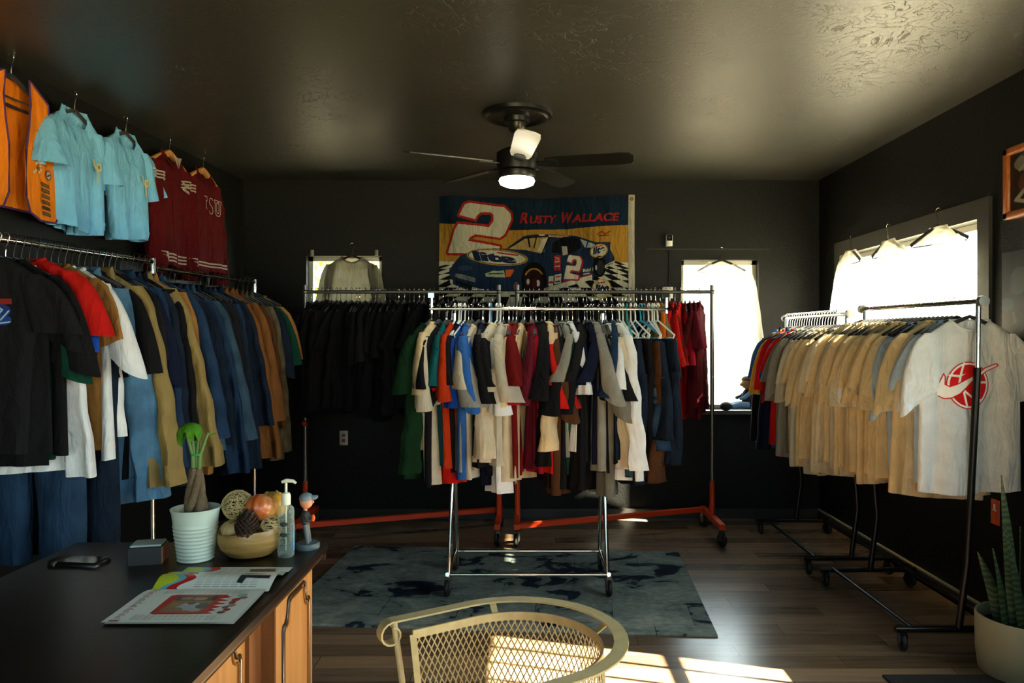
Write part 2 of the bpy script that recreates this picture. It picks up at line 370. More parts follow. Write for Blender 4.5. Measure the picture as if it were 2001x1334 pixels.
# outside -------------------------------------------------------------------
g = MB().box(-30, 30, -30, 40, -.35, -.25).build('ground', mat('pale_ground', '#9a917a', .9, noise=.2, nscale=1.5), smooth=False); struct(g, 'pale ground outside')
def bush(name, c, rx, ry, rz, n, seed, label, cols=('leaf_yellow_green', '#8f9a3c')):
    rr = np.random.default_rng(seed); mb = MB(); t_ = empty(name, (c[0], c[1], -.25)); tag(t_, label, 'tree', 'trees outside')
    for i in range(n):
        d = rr.normal(size=3); d /= np.linalg.norm(d); k = rr.uniform(.55, 1)**.5
        p = Vector((d[0]*rx*k, d[1]*ry*k, c[2]+.25+d[2]*rz*k)); q = Matrix.Rotation(rr.uniform(0, 6.3), 3, Vector(rr.normal(size=3)))
        s_ = rr.uniform(.06, .13); mb.add([p+q@Vector(v)*s_ for v in ((-1, 0, 0), (0, -.5, .1), (1, 0, 0), (0, .5, .1))], [(0, 1, 2, 3)])
    mb.build('foliage', fabric(cols[0], cols[1], .5), t_, smooth=False)
    MB().tube([(0, 0, 0), (.05, 0, c[2]*.5), (0, .05, c[2]+.2)], .07, 8, scale=[1, .8, .5]).build('trunk', mat('bark', '#4a3b2a', .9), t_)
bush('yellow_tree', (-3.3, 9.6, 2.6), 1.5, 1.0, 1.5, 1500, 3, 'yellow green tree seen through the small back window')
# fence beyond the tall back window
f = MB()
for i in range(9): f.box(.4+i*.36, .4+i*.36+.34, 9.4, 9.44, -.25, 1.75)
tag(f.build('board_fence', mat('pale_fence', '#b9ab92', .9, noise=.15), smooth=False), 'pale board fence outside beyond the tall back window', 'fence')
# ================================================================== garments: every one hangs from a bar at its own origin
def sup(c, e): return math.copysign(abs(c)**e, c)
def body_rows(L, W, nw, th, flare, seed, dip=.05, slope_end=-.178, sh=.205, fold=1.0):
    """rows of the torso tube: list of loops; returns loops and a front-surface sampler"""
    r = np.random.default_rng(seed); N = 44
    k1, k2, k3 = r.uniform(1.5, 2.4), r.uniform(3, 4.4), r.uniform(5.5, 8); p1, p2, p3, p4 = r.uniform(0, 6.3, 4)
    loops = []; spec = []
    for s_ in (0, .25, .5, .75, 1): spec.append((-.108+(slope_end+.108)*s_**1.15, nw+(sh-nw)*s_, .016+.008*s_))
    for i in range(1, 17):
        s_ = i/16; z = slope_end-.012+(-L-slope_end+.012)*s_
        wd = sh+.012+(W-sh-.012)*min(1, s_*3.2)**.7+flare*s_
        spec.append((z, wd, th*(.75+.6*s_)))
    for j, (z, wd, t) in enumerate(spec):
        v = max(0, (j-4)/16); A = fold*(.005+.036*v**.9); lp = []
        for i in range(N):
            a = 2*PI*i/N; cx, cy = sup(math.cos(a), .62), sup(math.sin(a), .75); u = cx
            f = A*(math.sin(k1*u*2+p1)*.55+math.sin(k2*u*2+p2+.5*v)*.35)
            g = A*.55*math.sin(k3*u*2+p3+v*1.3)*(1 if cy > 0 else .7)
            zz = z
            if j < 4 and cy < 0: zz -= dip*max(0, 1-(u*wd/(nw*1.05))**2)*(1-j*.05) if j == 0 else dip*max(0, 1-(u*wd/(nw*1.02))**2)*(1-j/4)*.96
            lp.append((cx*wd*(1-.05*v*abs(math.sin(p4))), cy*t+f+g*(cy), zz+(.012*math.sin(2*u+p2)*v if j == len(spec)-1 else 0)))
        loops.append(lp)
    return loops
def tube_rows(loops, close_end=False):
    mb = MB(); n = len(loops[0]); vs = [p for l in loops for p in l]
    fs = [(j*n+i, j*n+(i+1) % n, (j+1)*n+(i+1) % n, (j+1)*n+i) for j in range(len(loops)-1) for i in range(n)]
    return mb.add(vs, fs)
def sleeve_rows(side, L, seed, w0=.055, w1=.092, t0=.02, t1=.044, x0=.182, out=.065, z0=-.172, swing=0.0, fold=1.0, bag=0):
    r = np.random.default_rng(seed*3+side*77+105); N = 26; loops = []; p1, p2, p3 = r.uniform(0, 6.3, 3); k = r.uniform(2, 3.5); slant = r.uniform(-.085, .05) if L < .5 else 0
    M_ = max(8, int(L/.045)); sw = swing+r.uniform(-.03, .03)
    for j in range(M_+1):
        s_ = j/M_; x = x0+out*(s_**.75); z = z0-L*s_; y = sw*s_**1.3
        wd = w0+(w1-w0)*min(1, s_*2.2)**.8+bag*math.sin(PI*min(1, s_*1.05)); t = t0+(t1-t0)*s_
        if s_ < .12: wd *= .75+.25*s_/.12
        lp = []
        for i in range(N):
            a = 2*PI*i/N; cx, cy = sup(math.cos(a), .75), sup(math.sin(a), .8)
            f = fold*.012*(.3+s_)*math.sin(k*cx*1.6+p1+s_*1.5)+fold*.005*math.sin(9*s_*L/.3+p2+cx*1.5)*(1 if L > .4 else .4)
            lp.append((side*(x+cx*wd), y+cy*t+f, z+slant*cx*s_*s_))
        loops.append(lp)
    return loops
def ring_of(loop, r=.007, n=5):
    mb = MB(); mb.tube([(p[0], p[1], p[2]+.001) for p in loop], r, n, closed=True, up=(0, .0001, 1)); return mb
def band_of(l0, l1, k=1.06):
    """a slightly proud band between two loops"""
    def grow(l):
        c = np.mean(l, axis=0); return [tuple(c+(np.array(p)-c)*np.array((1+.35*(k-1), k*1.05, 1))) for p in l]
    return tube_rows([grow(l0), grow(l1)])
GCACHE = {}; _roll = random.Random(21)
def garment_meshes(kind, v):
    if (kind, v) in GCACHE: return GCACHE[kind, v]
    r = np.random.default_rng(v*13+len(kind)*7); parts = []     # (part name, mesh, role)
    def add(name, mb, role): parts.append((name, mb.data(name), role))
    if kind in ('tee', 'tee_small', 'polo'):
        L, W = (.93, .245) if kind != 'tee_small' else (.80, .225)
        L += r.uniform(-.04, .05); lp = body_rows(L, W, .098, .024, .012, v)
        add('t_shirt', tube_rows(lp), 'main')
        SL = r.uniform(.24, .40) if kind != 'tee_small' else .25
        for s_ in (-1, 1):
            sl = sleeve_rows(s_, SL, v, out=r.uniform(.055, .115), swing=r.uniform(-.05, .05)); add('sleeve', tube_rows(sl), 'main')
        add('collar', ring_of(lp[0]), 'trim')
    elif kind in ('long', 'sweater'):
        L = .88+r.uniform(-.03, .05); lp = body_rows(L, .25, .095, .028, .0, v)
        add('long_sleeved_shirt', tube_rows(lp), 'main')
        for s_ in (-1, 1):
            sl = sleeve_rows(s_, .70, v, w0=.06, w1=.062, t1=.03, out=r.uniform(.06, .14), swing=r.uniform(-.04, .04)); add('sleeve', tube_rows(sl), 'main')
            add('cuff', band_of(sl[-3], sl[-1], .96), 'trim')
        add('collar', ring_of(lp[0], .009), 'trim'); add('waistband', band_of(lp[-2], lp[-1]), 'trim')
    elif kind in ('jacket', 'coat', 'varsity'):
        L = (1.02 if kind == 'coat' else .84)+r.uniform(-.03, .04); lp = body_rows(L, .265, .095, .036, .0, v, dip=.06, fold=.9)
        add('jacket', tube_rows(lp), 'main')
        for s_ in (-1, 1):
            sl = sleeve_rows(s_, .86 if kind == 'coat' else .72, v, w0=.075, w1=.068, t0=.03, t1=.042, out=.06 if kind == 'varsity' else r.uniform(.11, .2), swing=r.uniform(-.05, .02), fold=1.5, bag=.012)
            add('sleeve', tube_rows(sl), 'main'); add('cuff', band_of(sl[-3], sl[-1], 1.02), 'trim')
        top = lp[0]; c = np.mean(top, axis=0); up_ = [tuple(c+(np.array(p)-c)*1.05+np.array((0, 0, .028))) for p in top]; dn = [tuple(c+(np.array(p)-c)*np.array((1.28, 2.1, 1))+np.array((0, -.012, -.03))) for p in top]
        add('collar', tube_rows([top, up_, dn]), 'trim')
        fr = [min(l, key=lambda p: (abs(p[0])+(10 if p[1] > np.mean([q[1] for q in l]) else 0))) for l in lp[4:]]
        mb = MB(); mb.sweep([(p[0], p[1]-.004, p[2]) for p in fr], [(-.018, -.003), (.018, -.003), (.018, .003), (-.018, .003)], up=(0, -1, 0)); add('placket', mb, 'trim')
        add('waistband', band_of(lp[-3], lp[-1]), 'trim')
    elif kind in ('jeans', 'shorts', 'trousers'):
        L = {'jeans': 1.12, 'trousers': 1.1, 'shorts': .80}[kind]+r.uniform(-.04, .04); N = 30; p1, p2 = r.uniform(0, 6.3, 2)
        z0 = -.235; hip = []
        for j in range(7):
            s_ = j/6; z = z0-.27*s_; wd = .2+.045*s_; t = .026+.012*s_
            hip.append([(sup(math.cos(a), .6)*wd, sup(math.sin(a), .75)*t+.008*s_*math.sin(4*math.cos(a)+p1), z) for a in [2*PI*i/N for i in range(N)]])
        add('jeans' if kind != 'shorts' else 'shorts', tube_rows(hip), 'main')
        for s_ in (-1, 1):
            lg = []; n_ = 12; wl = .088 if kind != 'shorts' else .135
            for j in range(n_+1):
                q = j/n_; z = z0-.22+(-L-z0+.22)*q; cx0 = s_*(.122+(.0 if kind == 'shorts' else -.012)*q); wd = .128+(wl-.128)*q; t = .03+.012*q
                lg.append([(cx0+sup(math.cos(a), .65)*wd, sup(math.sin(a), .75)*t+.012*q*math.sin(3*math.cos(a)+p2+s_+2*q)+.01*math.sin(5*q+p1), z) for a in [2*PI*i/N for i in range(N)]])
            add('trouser_leg', tube_rows(lg), 'main'); add('hem', band_of(lg[-2] if kind == 'jeans' else lg[-1], lg[-1], 1.04) if False else ring_of(lg[-1], .005, 4), 'trim')
        add('waistband', band_of(hip[0], hip[1], 1.05), 'trim')
    GCACHE[kind, v] = parts
    return parts
NAMES = {'tee': 't_shirt', 'tee_small': 't_shirt', 'polo': 't_shirt', 'long': 'long_sleeved_shirt', 'sweater': 'sweatshirt', 'jacket': 'jacket', 'coat': 'overcoat', 'jeans': 'jeans', 'trousers': 'trousers', 'shorts': 'denim_shorts'}
CATS = {'tee': 'T-shirt', 'tee_small': 'T-shirt', 'polo': 'T-shirt', 'long': 'shirt', 'sweater': 'sweatshirt', 'jacket': 'jacket', 'coat': 'coat', 'jeans': 'jeans', 'trousers': 'trousers', 'shorts': 'shorts'}
def garment(kind, v, cloth, loc, rz, label, group=None, trim=None, scale=1.0, tilt=0.0, name=None):
    ps = garment_meshes(kind, v); root = None
    for nm, me, role in ps:
        m = cloth if role == 'main' or trim is None else trim
        if root is None:
            root = link(name or NAMES[kind], me, m, None, loc, (tilt, _roll.uniform(-.05, .05), rz)); root.scale = (scale[0], scale[1], scale[2]) if isinstance(scale, tuple) else (scale,)*3
            tag(root, label, CATS[kind], group)
        else: link(nm, me, m, root)
    return root
# ------------------------------------------------------------------ hangers
def hook_pts(top=.0, r=.017, stem=-.086):
    pts = [(0, 0, stem), (0, 0, stem+.022), (.004, 0, -.036), (.012, 0, -.022)]
    return pts+[(r*math.cos(a), 0, r*math.sin(a)) for a in [(-.75+ (3.9)*i/12) for i in range(13)]]
HANG = {}
def hanger_meshes(kind):
    if kind in HANG: return HANG[kind]
    if kind in ('velvet', 'wood'):
        k = .0062 if kind == 'velvet' else .011; mb = MB()
        half = [(0, 0, -.084), (.03, 0, -.094), (.085, 0, -.118), (.15, 0, -.15), (.2, 0, -.176)]
        pts = [(-x, y, z) for x, y, z in reversed(half[1:])]+half
        mb.sweep(pts, [(-k*1.9, -k*.7), (k, -k*.7), (k, k*.7), (-k*1.9, k*.7)] if kind == 'velvet' else [(-k, -k*1.8), (k, -k*1.8), (k, k*1.5), (0, k*2), (-k, k*1.5)], up=(0, 1, 0) if kind == 'velvet' else None)
        if kind == 'velvet': mb.tube([(-.2, 0, -.176), (-.19, 0, -.192), (.19, 0, -.192), (.2, 0, -.176)], .004, 6)
        h = MB().tube(hook_pts(), .0021, 6)
    else:                                             # tubular plastic, hook and shoulders of one piece
        mb = MB(); mb.tube([(-.2, 0, -.175), (-.1, 0, -.13), (0, 0, -.084), (.1, 0, -.13), (.2, 0, -.175), (.185, 0, -.192), (-.185, 0, -.192)], .0052, 7, closed=True, up=(0, 1, 0))
        h = MB().tube(hook_pts(), .0048, 7)
    HANG[kind] = (mb.data('hanger_body'), h.data('hook')); return HANG[kind]
M_CHROME = mat('chrome', '#d8d8d0', .12, 1); M_VELVET = mat('black_velvet', '#0d0d0d', .85, sheen=.2); M_WHITEPL = mat('white_plastic', '#d9ded8', .35)
M_BLUEPL = mat('blue_plastic', '#2f6fa8', .35); M_TEALPL = mat('teal_plastic', '#2c8f96', .35); M_LIGHTWOOD = mat('light_wood', '#c08a4c', .45, noise=.2, nscale=40)
def hanger(kind, loc, rz, label, group=None, body=None, hook=None):
    b, h = hanger_meshes(kind)
    body = body or {'velvet': M_VELVET, 'plastic': M_WHITEPL, 'wood': M_LIGHTWOOD}[kind]
    o = link('coat_hanger', b, body, None, loc, (0, 0, rz)); tag(o, label, 'hanger', group)
    link('hook', h, hook or (M_CHROME if kind != 'plastic' else body), o)
    return o
# ------------------------------------------------------------------ cloth colours
FAB = {}
PAL = dict(white='#e9ecea', cream='#efdcb0', ivory='#ebe1c6', offwhite='#d9d3be', grey='#8d8c80', lightgrey='#aaa99c', greige='#8f866f', black='#0e0e10', charcoal='#151517', navy='#10162b',
           red='#b81a14', crimson='#8e1020', darkred='#65100f', maroon='#4c1016', royal='#1a48a8', blue='#2a5a9a', teal='#12555a', green='#14401f', forest='#0f3a2c', darkgreen='#0d2a16', olive='#4a4526',
           orange='#c8681c', rust='#a8300f', brown='#4a2e1a', tan='#8a602e', duck='#6a431f', khaki='#b09a62', yellow='#c9a23a', mustard='#a97e22', skyblue='#7fb2d9', paleblue='#a9c3dc',
           denim='#22384f', denimlight='#456a85', denimdark='#111c2a', denimblue='#1a2f48', denimwash='#2e4454', purple='#3a2a4c', camo='#4a4330', hotred='#d81c1c', wine='#5a1524')
def fab(c, tl=None):
    light = c in ('white', 'cream', 'ivory', 'offwhite', 'lightgrey', 'paleblue', 'grey', 'greige', 'yellow', 'skyblue', 'khaki')
    t_ = tl if tl is not None else ((.32 if c in ('white', 'paleblue') else .55) if light else .18)
    if c.startswith('denim') or c in ('black', 'duck', 'tan', 'camo', 'charcoal'): t_ = .05
    return fabric(c, PAL[c], t_, noise=.3 if c.startswith('denim') else .45 if c == 'camo' else .08, nscale=9 if c.startswith('denim') else 14)
WORD = dict(offwhite='off-white', lightgrey='light grey', darkred='dark red', royal='royal blue', forest='dark teal green', darkgreen='dark green', duck='brown duck canvas', skyblue='sky blue', paleblue='pale blue',
            denim='mid-blue denim', denimlight='light-blue denim', denimdark='dark denim', denimblue='deep-blue denim', denimwash='faded denim', camo='camouflage', hotred='bright red', greige='grey-beige')
KW = {'tee': 'T-shirt', 'tee_small': 'small T-shirt', 'polo': 'T-shirt', 'long': 'long-sleeved shirt', 'sweater': 'sweatshirt', 'jacket': 'jacket', 'coat': 'long coat', 'jeans': 'jeans', 'trousers': 'trousers', 'shorts': 'wide shorts'}
# ================================================================== racks
M_BLKMETAL = mat('black_metal', '#0c0c0c', .32, .4); M_RUBBER = mat('black_rubber', '#0b0b0b', .6); M_ORANGE = mat('orange_steel', '#c33a12', .4); M_GREYSTEEL = mat('grey_steel', '#6a6a66', .35, .8)
def caster(parent, loc, r=.042, rz=0.0, fork=None):
    c = MB().box(-.016, .016, -.012, .012, 2*r-.004, 2*r+.014); c.box(-.017, -.012, -.02, .02, r*.8, 2*r); c.box(.012, .017, -.02, .02, r*.8, 2*r)
    o = c.build('caster', fork or M_CHROME, parent, loc, (0, 0, rz), smooth=False)
    prof = [(r*.45, -.011), (r*.9, -.011), (r, -.006), (r, .006), (r*.9, .011), (r*.45, .011)]
    mb = MB().lathe(prof, n=20); mb.v = [(z, x, y+r) for x, y, z in mb.v]; mb.build('wheel', M_RUBBER, o)
def seg(name, pts, r, m, parent, n=10): return MB().tube(pts, r, n).build(name, m, parent)
# --- chrome salesman rack in the middle of the rug --------------------------------
def chrome_rack():
    t = empty('clothes_rack', (.02, 4.46, .012)); tag(t, 'chrome rolling clothes rack standing on the rug in the middle', 'clothes rack', 'rolling clothes racks')
    for sx in (-.485, .445):
        for k, yy in enumerate((-.235, .235)): caster(t, (sx, yy, 0), .05, .3*sx, M_GREYSTEEL)
        seg('base_bar', [(sx, -.25, .13), (sx, -.2, .115), (sx, .2, .115), (sx, .25, .13)], .012, M_CHROME, t)
        for yy in (-.235, .235): seg('leg', [(sx, yy, .095), (sx*.985, yy, .13), (sx*.975, yy*.4, .62), (sx*.97, yy*.06, 1.0), (sx*.97, 0, 1.64)], .0125, M_CHROME, t)
    for yy in (-.235, .235):
        seg('side_rail', [(-.485, yy, .125), (.445, yy, .125)], .0095, M_CHROME, t); seg('rail_sleeve', [(-.07, yy, .125), (.03, yy, .125)], .0125, M_CHROME, t)
    seg('hang_bar', [(-.62, 0, 1.668), (.83, 0, 1.668)], .0125, M_CHROME, t)
    for sx in (-.61, .82): seg('end_stop', [(sx, 0, 1.64), (sx, 0, 1.75)], .011, M_CHROME, t); MB().box(sx-.018, sx+.018, -.014, .014, 1.735, 1.765).build('end_cap', M_CHROME, t, smooth=False)
    return t
chrome_rack()
def z_rack(x0, x1, y, label, mirror):
    """tall rack on an orange Z-shaped base"""
    t = empty('clothes_rack', (0, 0, 0)); tag(t, label, 'clothes rack', 'orange footed racks')
    ya, yb = (y-.17, y+.2); L_ = x1-x0
    for i, x in enumerate((x0, x1)):
        MB().box(x-.02, x+.02, y-.3, y+.3, .125, .165).build('foot', M_ORANGE, t, smooth=False)
        for yy in (y-.28, y+.28): caster(t, (x, yy, 0), .05, .4 if i else -.3, M_GREYSTEEL)
        seg('post', [(x, y, .165), (x, y, 1.905)], .016, M_GREYSTEEL, t)
        seg('post_socket', [(x, y, .165), (x, y, .42)], .02, M_ORANGE, t)
        MB().prism([(0, 0), (.11, 0), (0, .2)], .008, rotm((x-.004, y+.0, .16), PI/2, PI/2)).build('gusset', M_ORANGE, t, smooth=False)
    yA, yB_ = (y-.26, y+.26)
    dv = Vector((L_, yB_-yA, 0)); a_ = math.atan2(dv.y, dv.x)
    MB().box(0, dv.length, -.02, .02, .128, .163, rotm((x0, yA, 0), a_)).build('base_rail', M_ORANGE, t, smooth=False)
    seg('hang_bar', [(x0, y, 1.852), (x1, y, 1.852)], .014, M_GREYSTEEL, t)
    for x in (x0, x1): MB().ball((x, y, 1.852), .021).build('bar_clamp', M_GREYSTEEL, t)
    MB().ball((x0+.0, y-.02, .86), .022).build('knob', M_ORANGE, t)
    return t
YZ = 5.55
z_rack(-1.69, -.222, YZ, 'orange-footed clothes rack under the small back window', 0)
z_rack(-.082, 1.395, YZ, 'orange-footed clothes rack beside the tall back window', 1)
def black_rack(y0, y1, xb, x0, x1, hz, label, lean=True):
    t = empty('clothes_rack', (0, 0, 0)); tag(t, label, 'clothes rack', 'rolling clothes racks')
    for i, (y, xt) in enumerate(((y0, x0), (y1, x1))):
        seg('base_bar', [(xb-.29, y, .102), (xb+.29, y, .102)], .0155, M_BLKMETAL, t)
        for s_ in (-.255, .255): caster(t, (xb+s_, y, 0), .041, .2+s_, M_BLKMETAL)
        seg('post', [(xb+.015, y, .1), (xb+.05, y, .36), (xb+.058, y, .42), (xt-.004, y, 1.36)], .0165, M_BLKMETAL, t)
        seg('chrome_post', [(xt-.004, y, 1.36), (xt, y, hz)], .0125, M_CHROME, t)
    for s_ in (-.21, .23): seg('side_rail', [(xb+s_, y0, .108), (xb+s_, y1, .108)], .012, M_BLKMETAL, t)
    seg('hang_bar', [(x0, y0-.03, hz), (x1, y1+.03, hz)], .0125, M_CHROME, t)
    for (x, y) in ((x0, y0-.035), (x1, y1+.035)): MB().tube([(x, y-.014, hz), (x, y+.014, hz)], .026, 14).build('end_cap', M_GREYSTEEL, t)
    return t
RB1 = ((2.165, 3.52), (2.04, 4.43)); RB2 = ((2.03, 4.66), (1.985, 5.62))
black_rack(3.52, 4.43, 2.055, 2.165, 2.04, 1.678, 'near black rolling rack of pale T-shirts by the right wall')
black_rack(4.66, 5.62, 2.04, 2.03, 1.985, 1.655, 'far black rolling rack in the right back corner')
LB1 = ((-2.165, 2.62), (-1.945, 3.79)); LB2 = ((-2.06, 4.02), (-1.88, 5.03)); LZ = 1.895
def left_rack(a, b, z, label):
    t = empty('clothes_rack', (0, 0, 0)); tag(t, label, 'clothes rack', 'rolling clothes racks')
    d = (Vector((*b, 0))-Vector((*a, 0))).normalized(); nrm = Vector((-d.y, d.x, 0))
    for p in (a, b):
        p = Vector((*p, 0))
        seg('base_bar', [p-nrm*.26+Vector((0, 0, .11)), p+nrm*.26+Vector((0, 0, .11))], .0135, M_CHROME, t)
        for s_ in (-.24, .24): caster(t, p+nrm*s_, .04)
        seg('post', [p+Vector((0, 0, .11)), p+Vector((0, 0, z+.02))], .0135, M_CHROME, t)
    for s_ in (-.2, .2): seg('side_rail', [Vector((*a, .12))+nrm*s_, Vector((*b, .12))+nrm*s_], .0095, M_CHROME, t)
    seg('hang_bar', [(*a, z), (*b, z)], .0125, M_CHROME, t)
left_rack(*LB1, LZ, 'near chrome rack of denim and T-shirts along the left wall')
left_rack(*LB2, LZ-.01, 'far chrome rack of jackets along the left wall')

# ================================================================== what hangs on them
def lerp(a, b, t): return a+(b-a)*t
# (kind, colour, extra) left to right on the chrome rack
CH = [('long','darkgreen'),('tee','darkgreen'),('tee','cream'),('tee','ivory'),('tee','teal'),('tee','black'),('tee','charcoal'),('tee','rust'),('tee','red'),('tee','black'),('tee','royal'),('tee','blue'),('tee','lightgrey'),('tee','ivory'),
      ('tee','black'),('tee','navy'),('tee','black'),('tee','navy'),('long','ivory'),('tee','white'),('tee','offwhite'),('tee','ivory'),('tee','darkred'),('tee','crimson'),('tee','darkred'),('tee_small','yellow'),('tee','cream'),
      ('tee','crimson'),('tee','wine'),('tee','black'),('tee','navy'),('tee','black'),('tee','red'),('long','cream'),('tee','brown'),('tee','black'),('tee','lightgrey'),('tee','forest'),('tee','white'),
      ('tee','black'),('tee','charcoal'),('tee','navy'),('tee','black'),('tee','navy'),('tee','black'),('tee','lightgrey'),('tee','grey'),('tee','black'),('tee','white'),('tee','denimblue'),('long','white'),('long','ivory'),
      ('jeans','denimdark'),('jeans','denimwash'),('jeans','black'),('jeans','charcoal'),('trousers','black'),('jeans','denim'),('shorts','denimdark'),('trousers','brown'),('shorts','denimlight'),('shorts','denim'),('jeans','denimdark')]
rr = random.Random(5)
X0, X1 = -.60, .79; n = len(CH); zb = 1.68+.0155+.001
white_at = {7,8,9,10,16,17,18,19} | set(range(52, 63)); 
for i, (k, c) in enumerate(CH):
    t_ = i/(n-1); x = lerp(X0, X1, t_)+rr.uniform(-.012, .012); yaw = PI/2+rr.uniform(-.16, .16)
    # the sleeves fan outwards a little from the middle of the rack
    yaw += lerp(-.36, .34, t_)+rr.uniform(-.16, .16)
    o_ = ordinal(i+1)
    garment(k, rr.randrange(10), fab(c), (x, 4.46+rr.uniform(-.025, .025), zb), yaw, f'{WORD.get(c, c)} {KW[k]}, {o_} garment from the left on the chrome middle rack', 'garments on the chrome middle rack', scale=(rr.uniform(.94, 1.06), rr.uniform(1.0, 1.5), rr.uniform(.95, 1.17) if k not in ('jeans', 'trousers') else rr.uniform(.84, .93)), tilt=0)
    hk = 'plastic' if i in white_at else 'velvet'; bod = None
    if hk == 'plastic' and i in (17, 58): bod = M_BLUEPL
    if hk == 'plastic' and i in (54, 57): bod = M_TEALPL
    hw = {M_BLUEPL: 'blue plastic', M_TEALPL: 'teal plastic'}.get(bod, 'white plastic') if hk == 'plastic' else 'slim black'
    hanger(hk, (x, 4.46, zb-.002), yaw+rr.uniform(-.03, .03), f'{hw} hanger holding the {o_} garment from the left on the chrome middle rack', 'hangers on the chrome middle rack', bod)
# --- back racks: a dark mass under the small window, coloured ones at the right end
n = 38
for i in range(n):
    t_ = i/(n-1); x = lerp(-1.64, -.27, t_)+rr.uniform(-.008, .008); k = rr.choice(['tee', 'tee', 'long', 'jacket', 'sweater']); yaw = PI/2+rr.uniform(-.25, .25)
    c = rr.choice(['black']*4+['charcoal'])
    garment(k, rr.randrange(10), fab(c), (x, YZ, 1.868), yaw, 'black garment packed among black ones on the rack under the small back window', 'black garments under the small back window')
    hanger('velvet', (x, YZ, 1.868), yaw, 'black hanger with chrome hook on the rack under the small back window', 'hangers on the rack under the small back window')
BR = [('tee','black')]*14+[('tee','charcoal'),('jacket','black'),('tee','navy'),('tee','black'),('long','black'),('tee','charcoal'),('tee','olive'),('tee','black'),('tee','brown'),('tee','black'),('jacket','brown'),('tee','olive'),('jacket','brown'),('tee','orange'),('tee','khaki'),('tee','darkred'),('tee','crimson'),('tee','hotred'),('tee','red'),('tee','crimson'),('tee','maroon'),('tee','wine'),('sweater','maroon')]
n = len(BR)
for i, (k, c) in enumerate(BR):
    t_ = i/(n-1); x = lerp(-.03, 1.30, t_)+rr.uniform(-.006, .006); yaw = PI/2+rr.uniform(-.12, .12)-(.25 if i >= n-7 else 0)
    if i < 14: lab, gr = 'black T-shirt packed among black ones behind the chrome rack', 'black T-shirts behind the chrome rack'
    else: lab, gr = f'{WORD.get(c, c)} {KW[k]}, {ordinal(n-i)} from the right on the rack by the tall back window', 'garments on the rack by the tall back window'
    garment(k, rr.randrange(10), fab(c), (x, YZ, 1.868), yaw, lab, gr)
    hanger('velvet', (x, YZ, 1.868), yaw, f'black hanger, {ordinal(n-i)} from the right on the rack by the tall back window' if i >= 14 else 'black hanger with chrome hook above the black T-shirts behind the chrome rack',
           'hangers on the rack by the tall back window')
# --- right racks: pale T-shirts, then a few coloured ones at the far end
R1 = ['white','paleblue','ivory','cream','ivory','white','cream','paleblue','skyblue','cream','ivory','cream','cream','offwhite','cream','ivory','cream','white','cream','ivory','cream','cream','offwhite','white','cream','ivory']
n = len(R1)
SHIRT1 = None
for i, c in enumerate(R1):
    t_ = i/(n-1); y = 3.575 if i == 0 else lerp(3.63, 4.47, t_); s_ = (y-3.52)/.91; x = lerp(2.165, 2.04, s_); v = 0 if i == 0 else rr.randrange(10); yaw = .12+rr.uniform(-.10, .10) if i else .04
    lab = f'{WORD.get(c, c)} T-shirt, {ordinal(i+1)} from the near end of the near right rack' if i else 'white T-shirt with a red basketball print at the near end of the right rack'
    g_ = garment('tee', v, fab(c), (x, y, 1.6935), yaw, lab, 'pale T-shirts on the near right rack', scale=(1.0+rr.uniform(-.05, .05) if i else 1.0, rr.uniform(.7, 1.1), rr.uniform(.97, 1.05) if i else .98))
    if i == 0: SHIRT1 = g_
    hanger('velvet', (x, y, 1.6935), yaw, f'black hanger under the {ordinal(i+1)} T-shirt from the near end of the near right rack', 'hangers on the near right rack')
R2 = ['ivory','cream','offwhite','cream','ivory','cream','offwhite','cream','ivory','offwhite','lightgrey','greige','offwhite','greige','lightgrey','grey','greige','grey','red','crimson','royal','navy','red','yellow','black','blue']
n = len(R2)
for i, c in enumerate(R2):
    t_ = i/(n-1); y = lerp(4.55, 5.60, t_); s_ = (y-4.66)/.96; x = lerp(2.03, 1.985, s_); yaw = .10+rr.uniform(-.12, .12); k = 'jacket' if c in ('navy', 'black') and i > 20 else 'tee'
    garment(k, rr.randrange(10), fab(c), (x, y, 1.6705), yaw, f'{WORD.get(c, c)} {KW[k]}, {ordinal(n-i)} from the far end of the far right rack', 'garments on the far right rack', scale=((1.0 if i < 16 else .88)+rr.uniform(-.05, .05), rr.uniform(.7, 1.1), rr.uniform(1.0, 1.10)))
    hanger('velvet', (x, y, 1.6705), yaw, f'black hanger under the {ordinal(n-i)} garment from the far end of the far right rack', 'hangers on the far right rack')
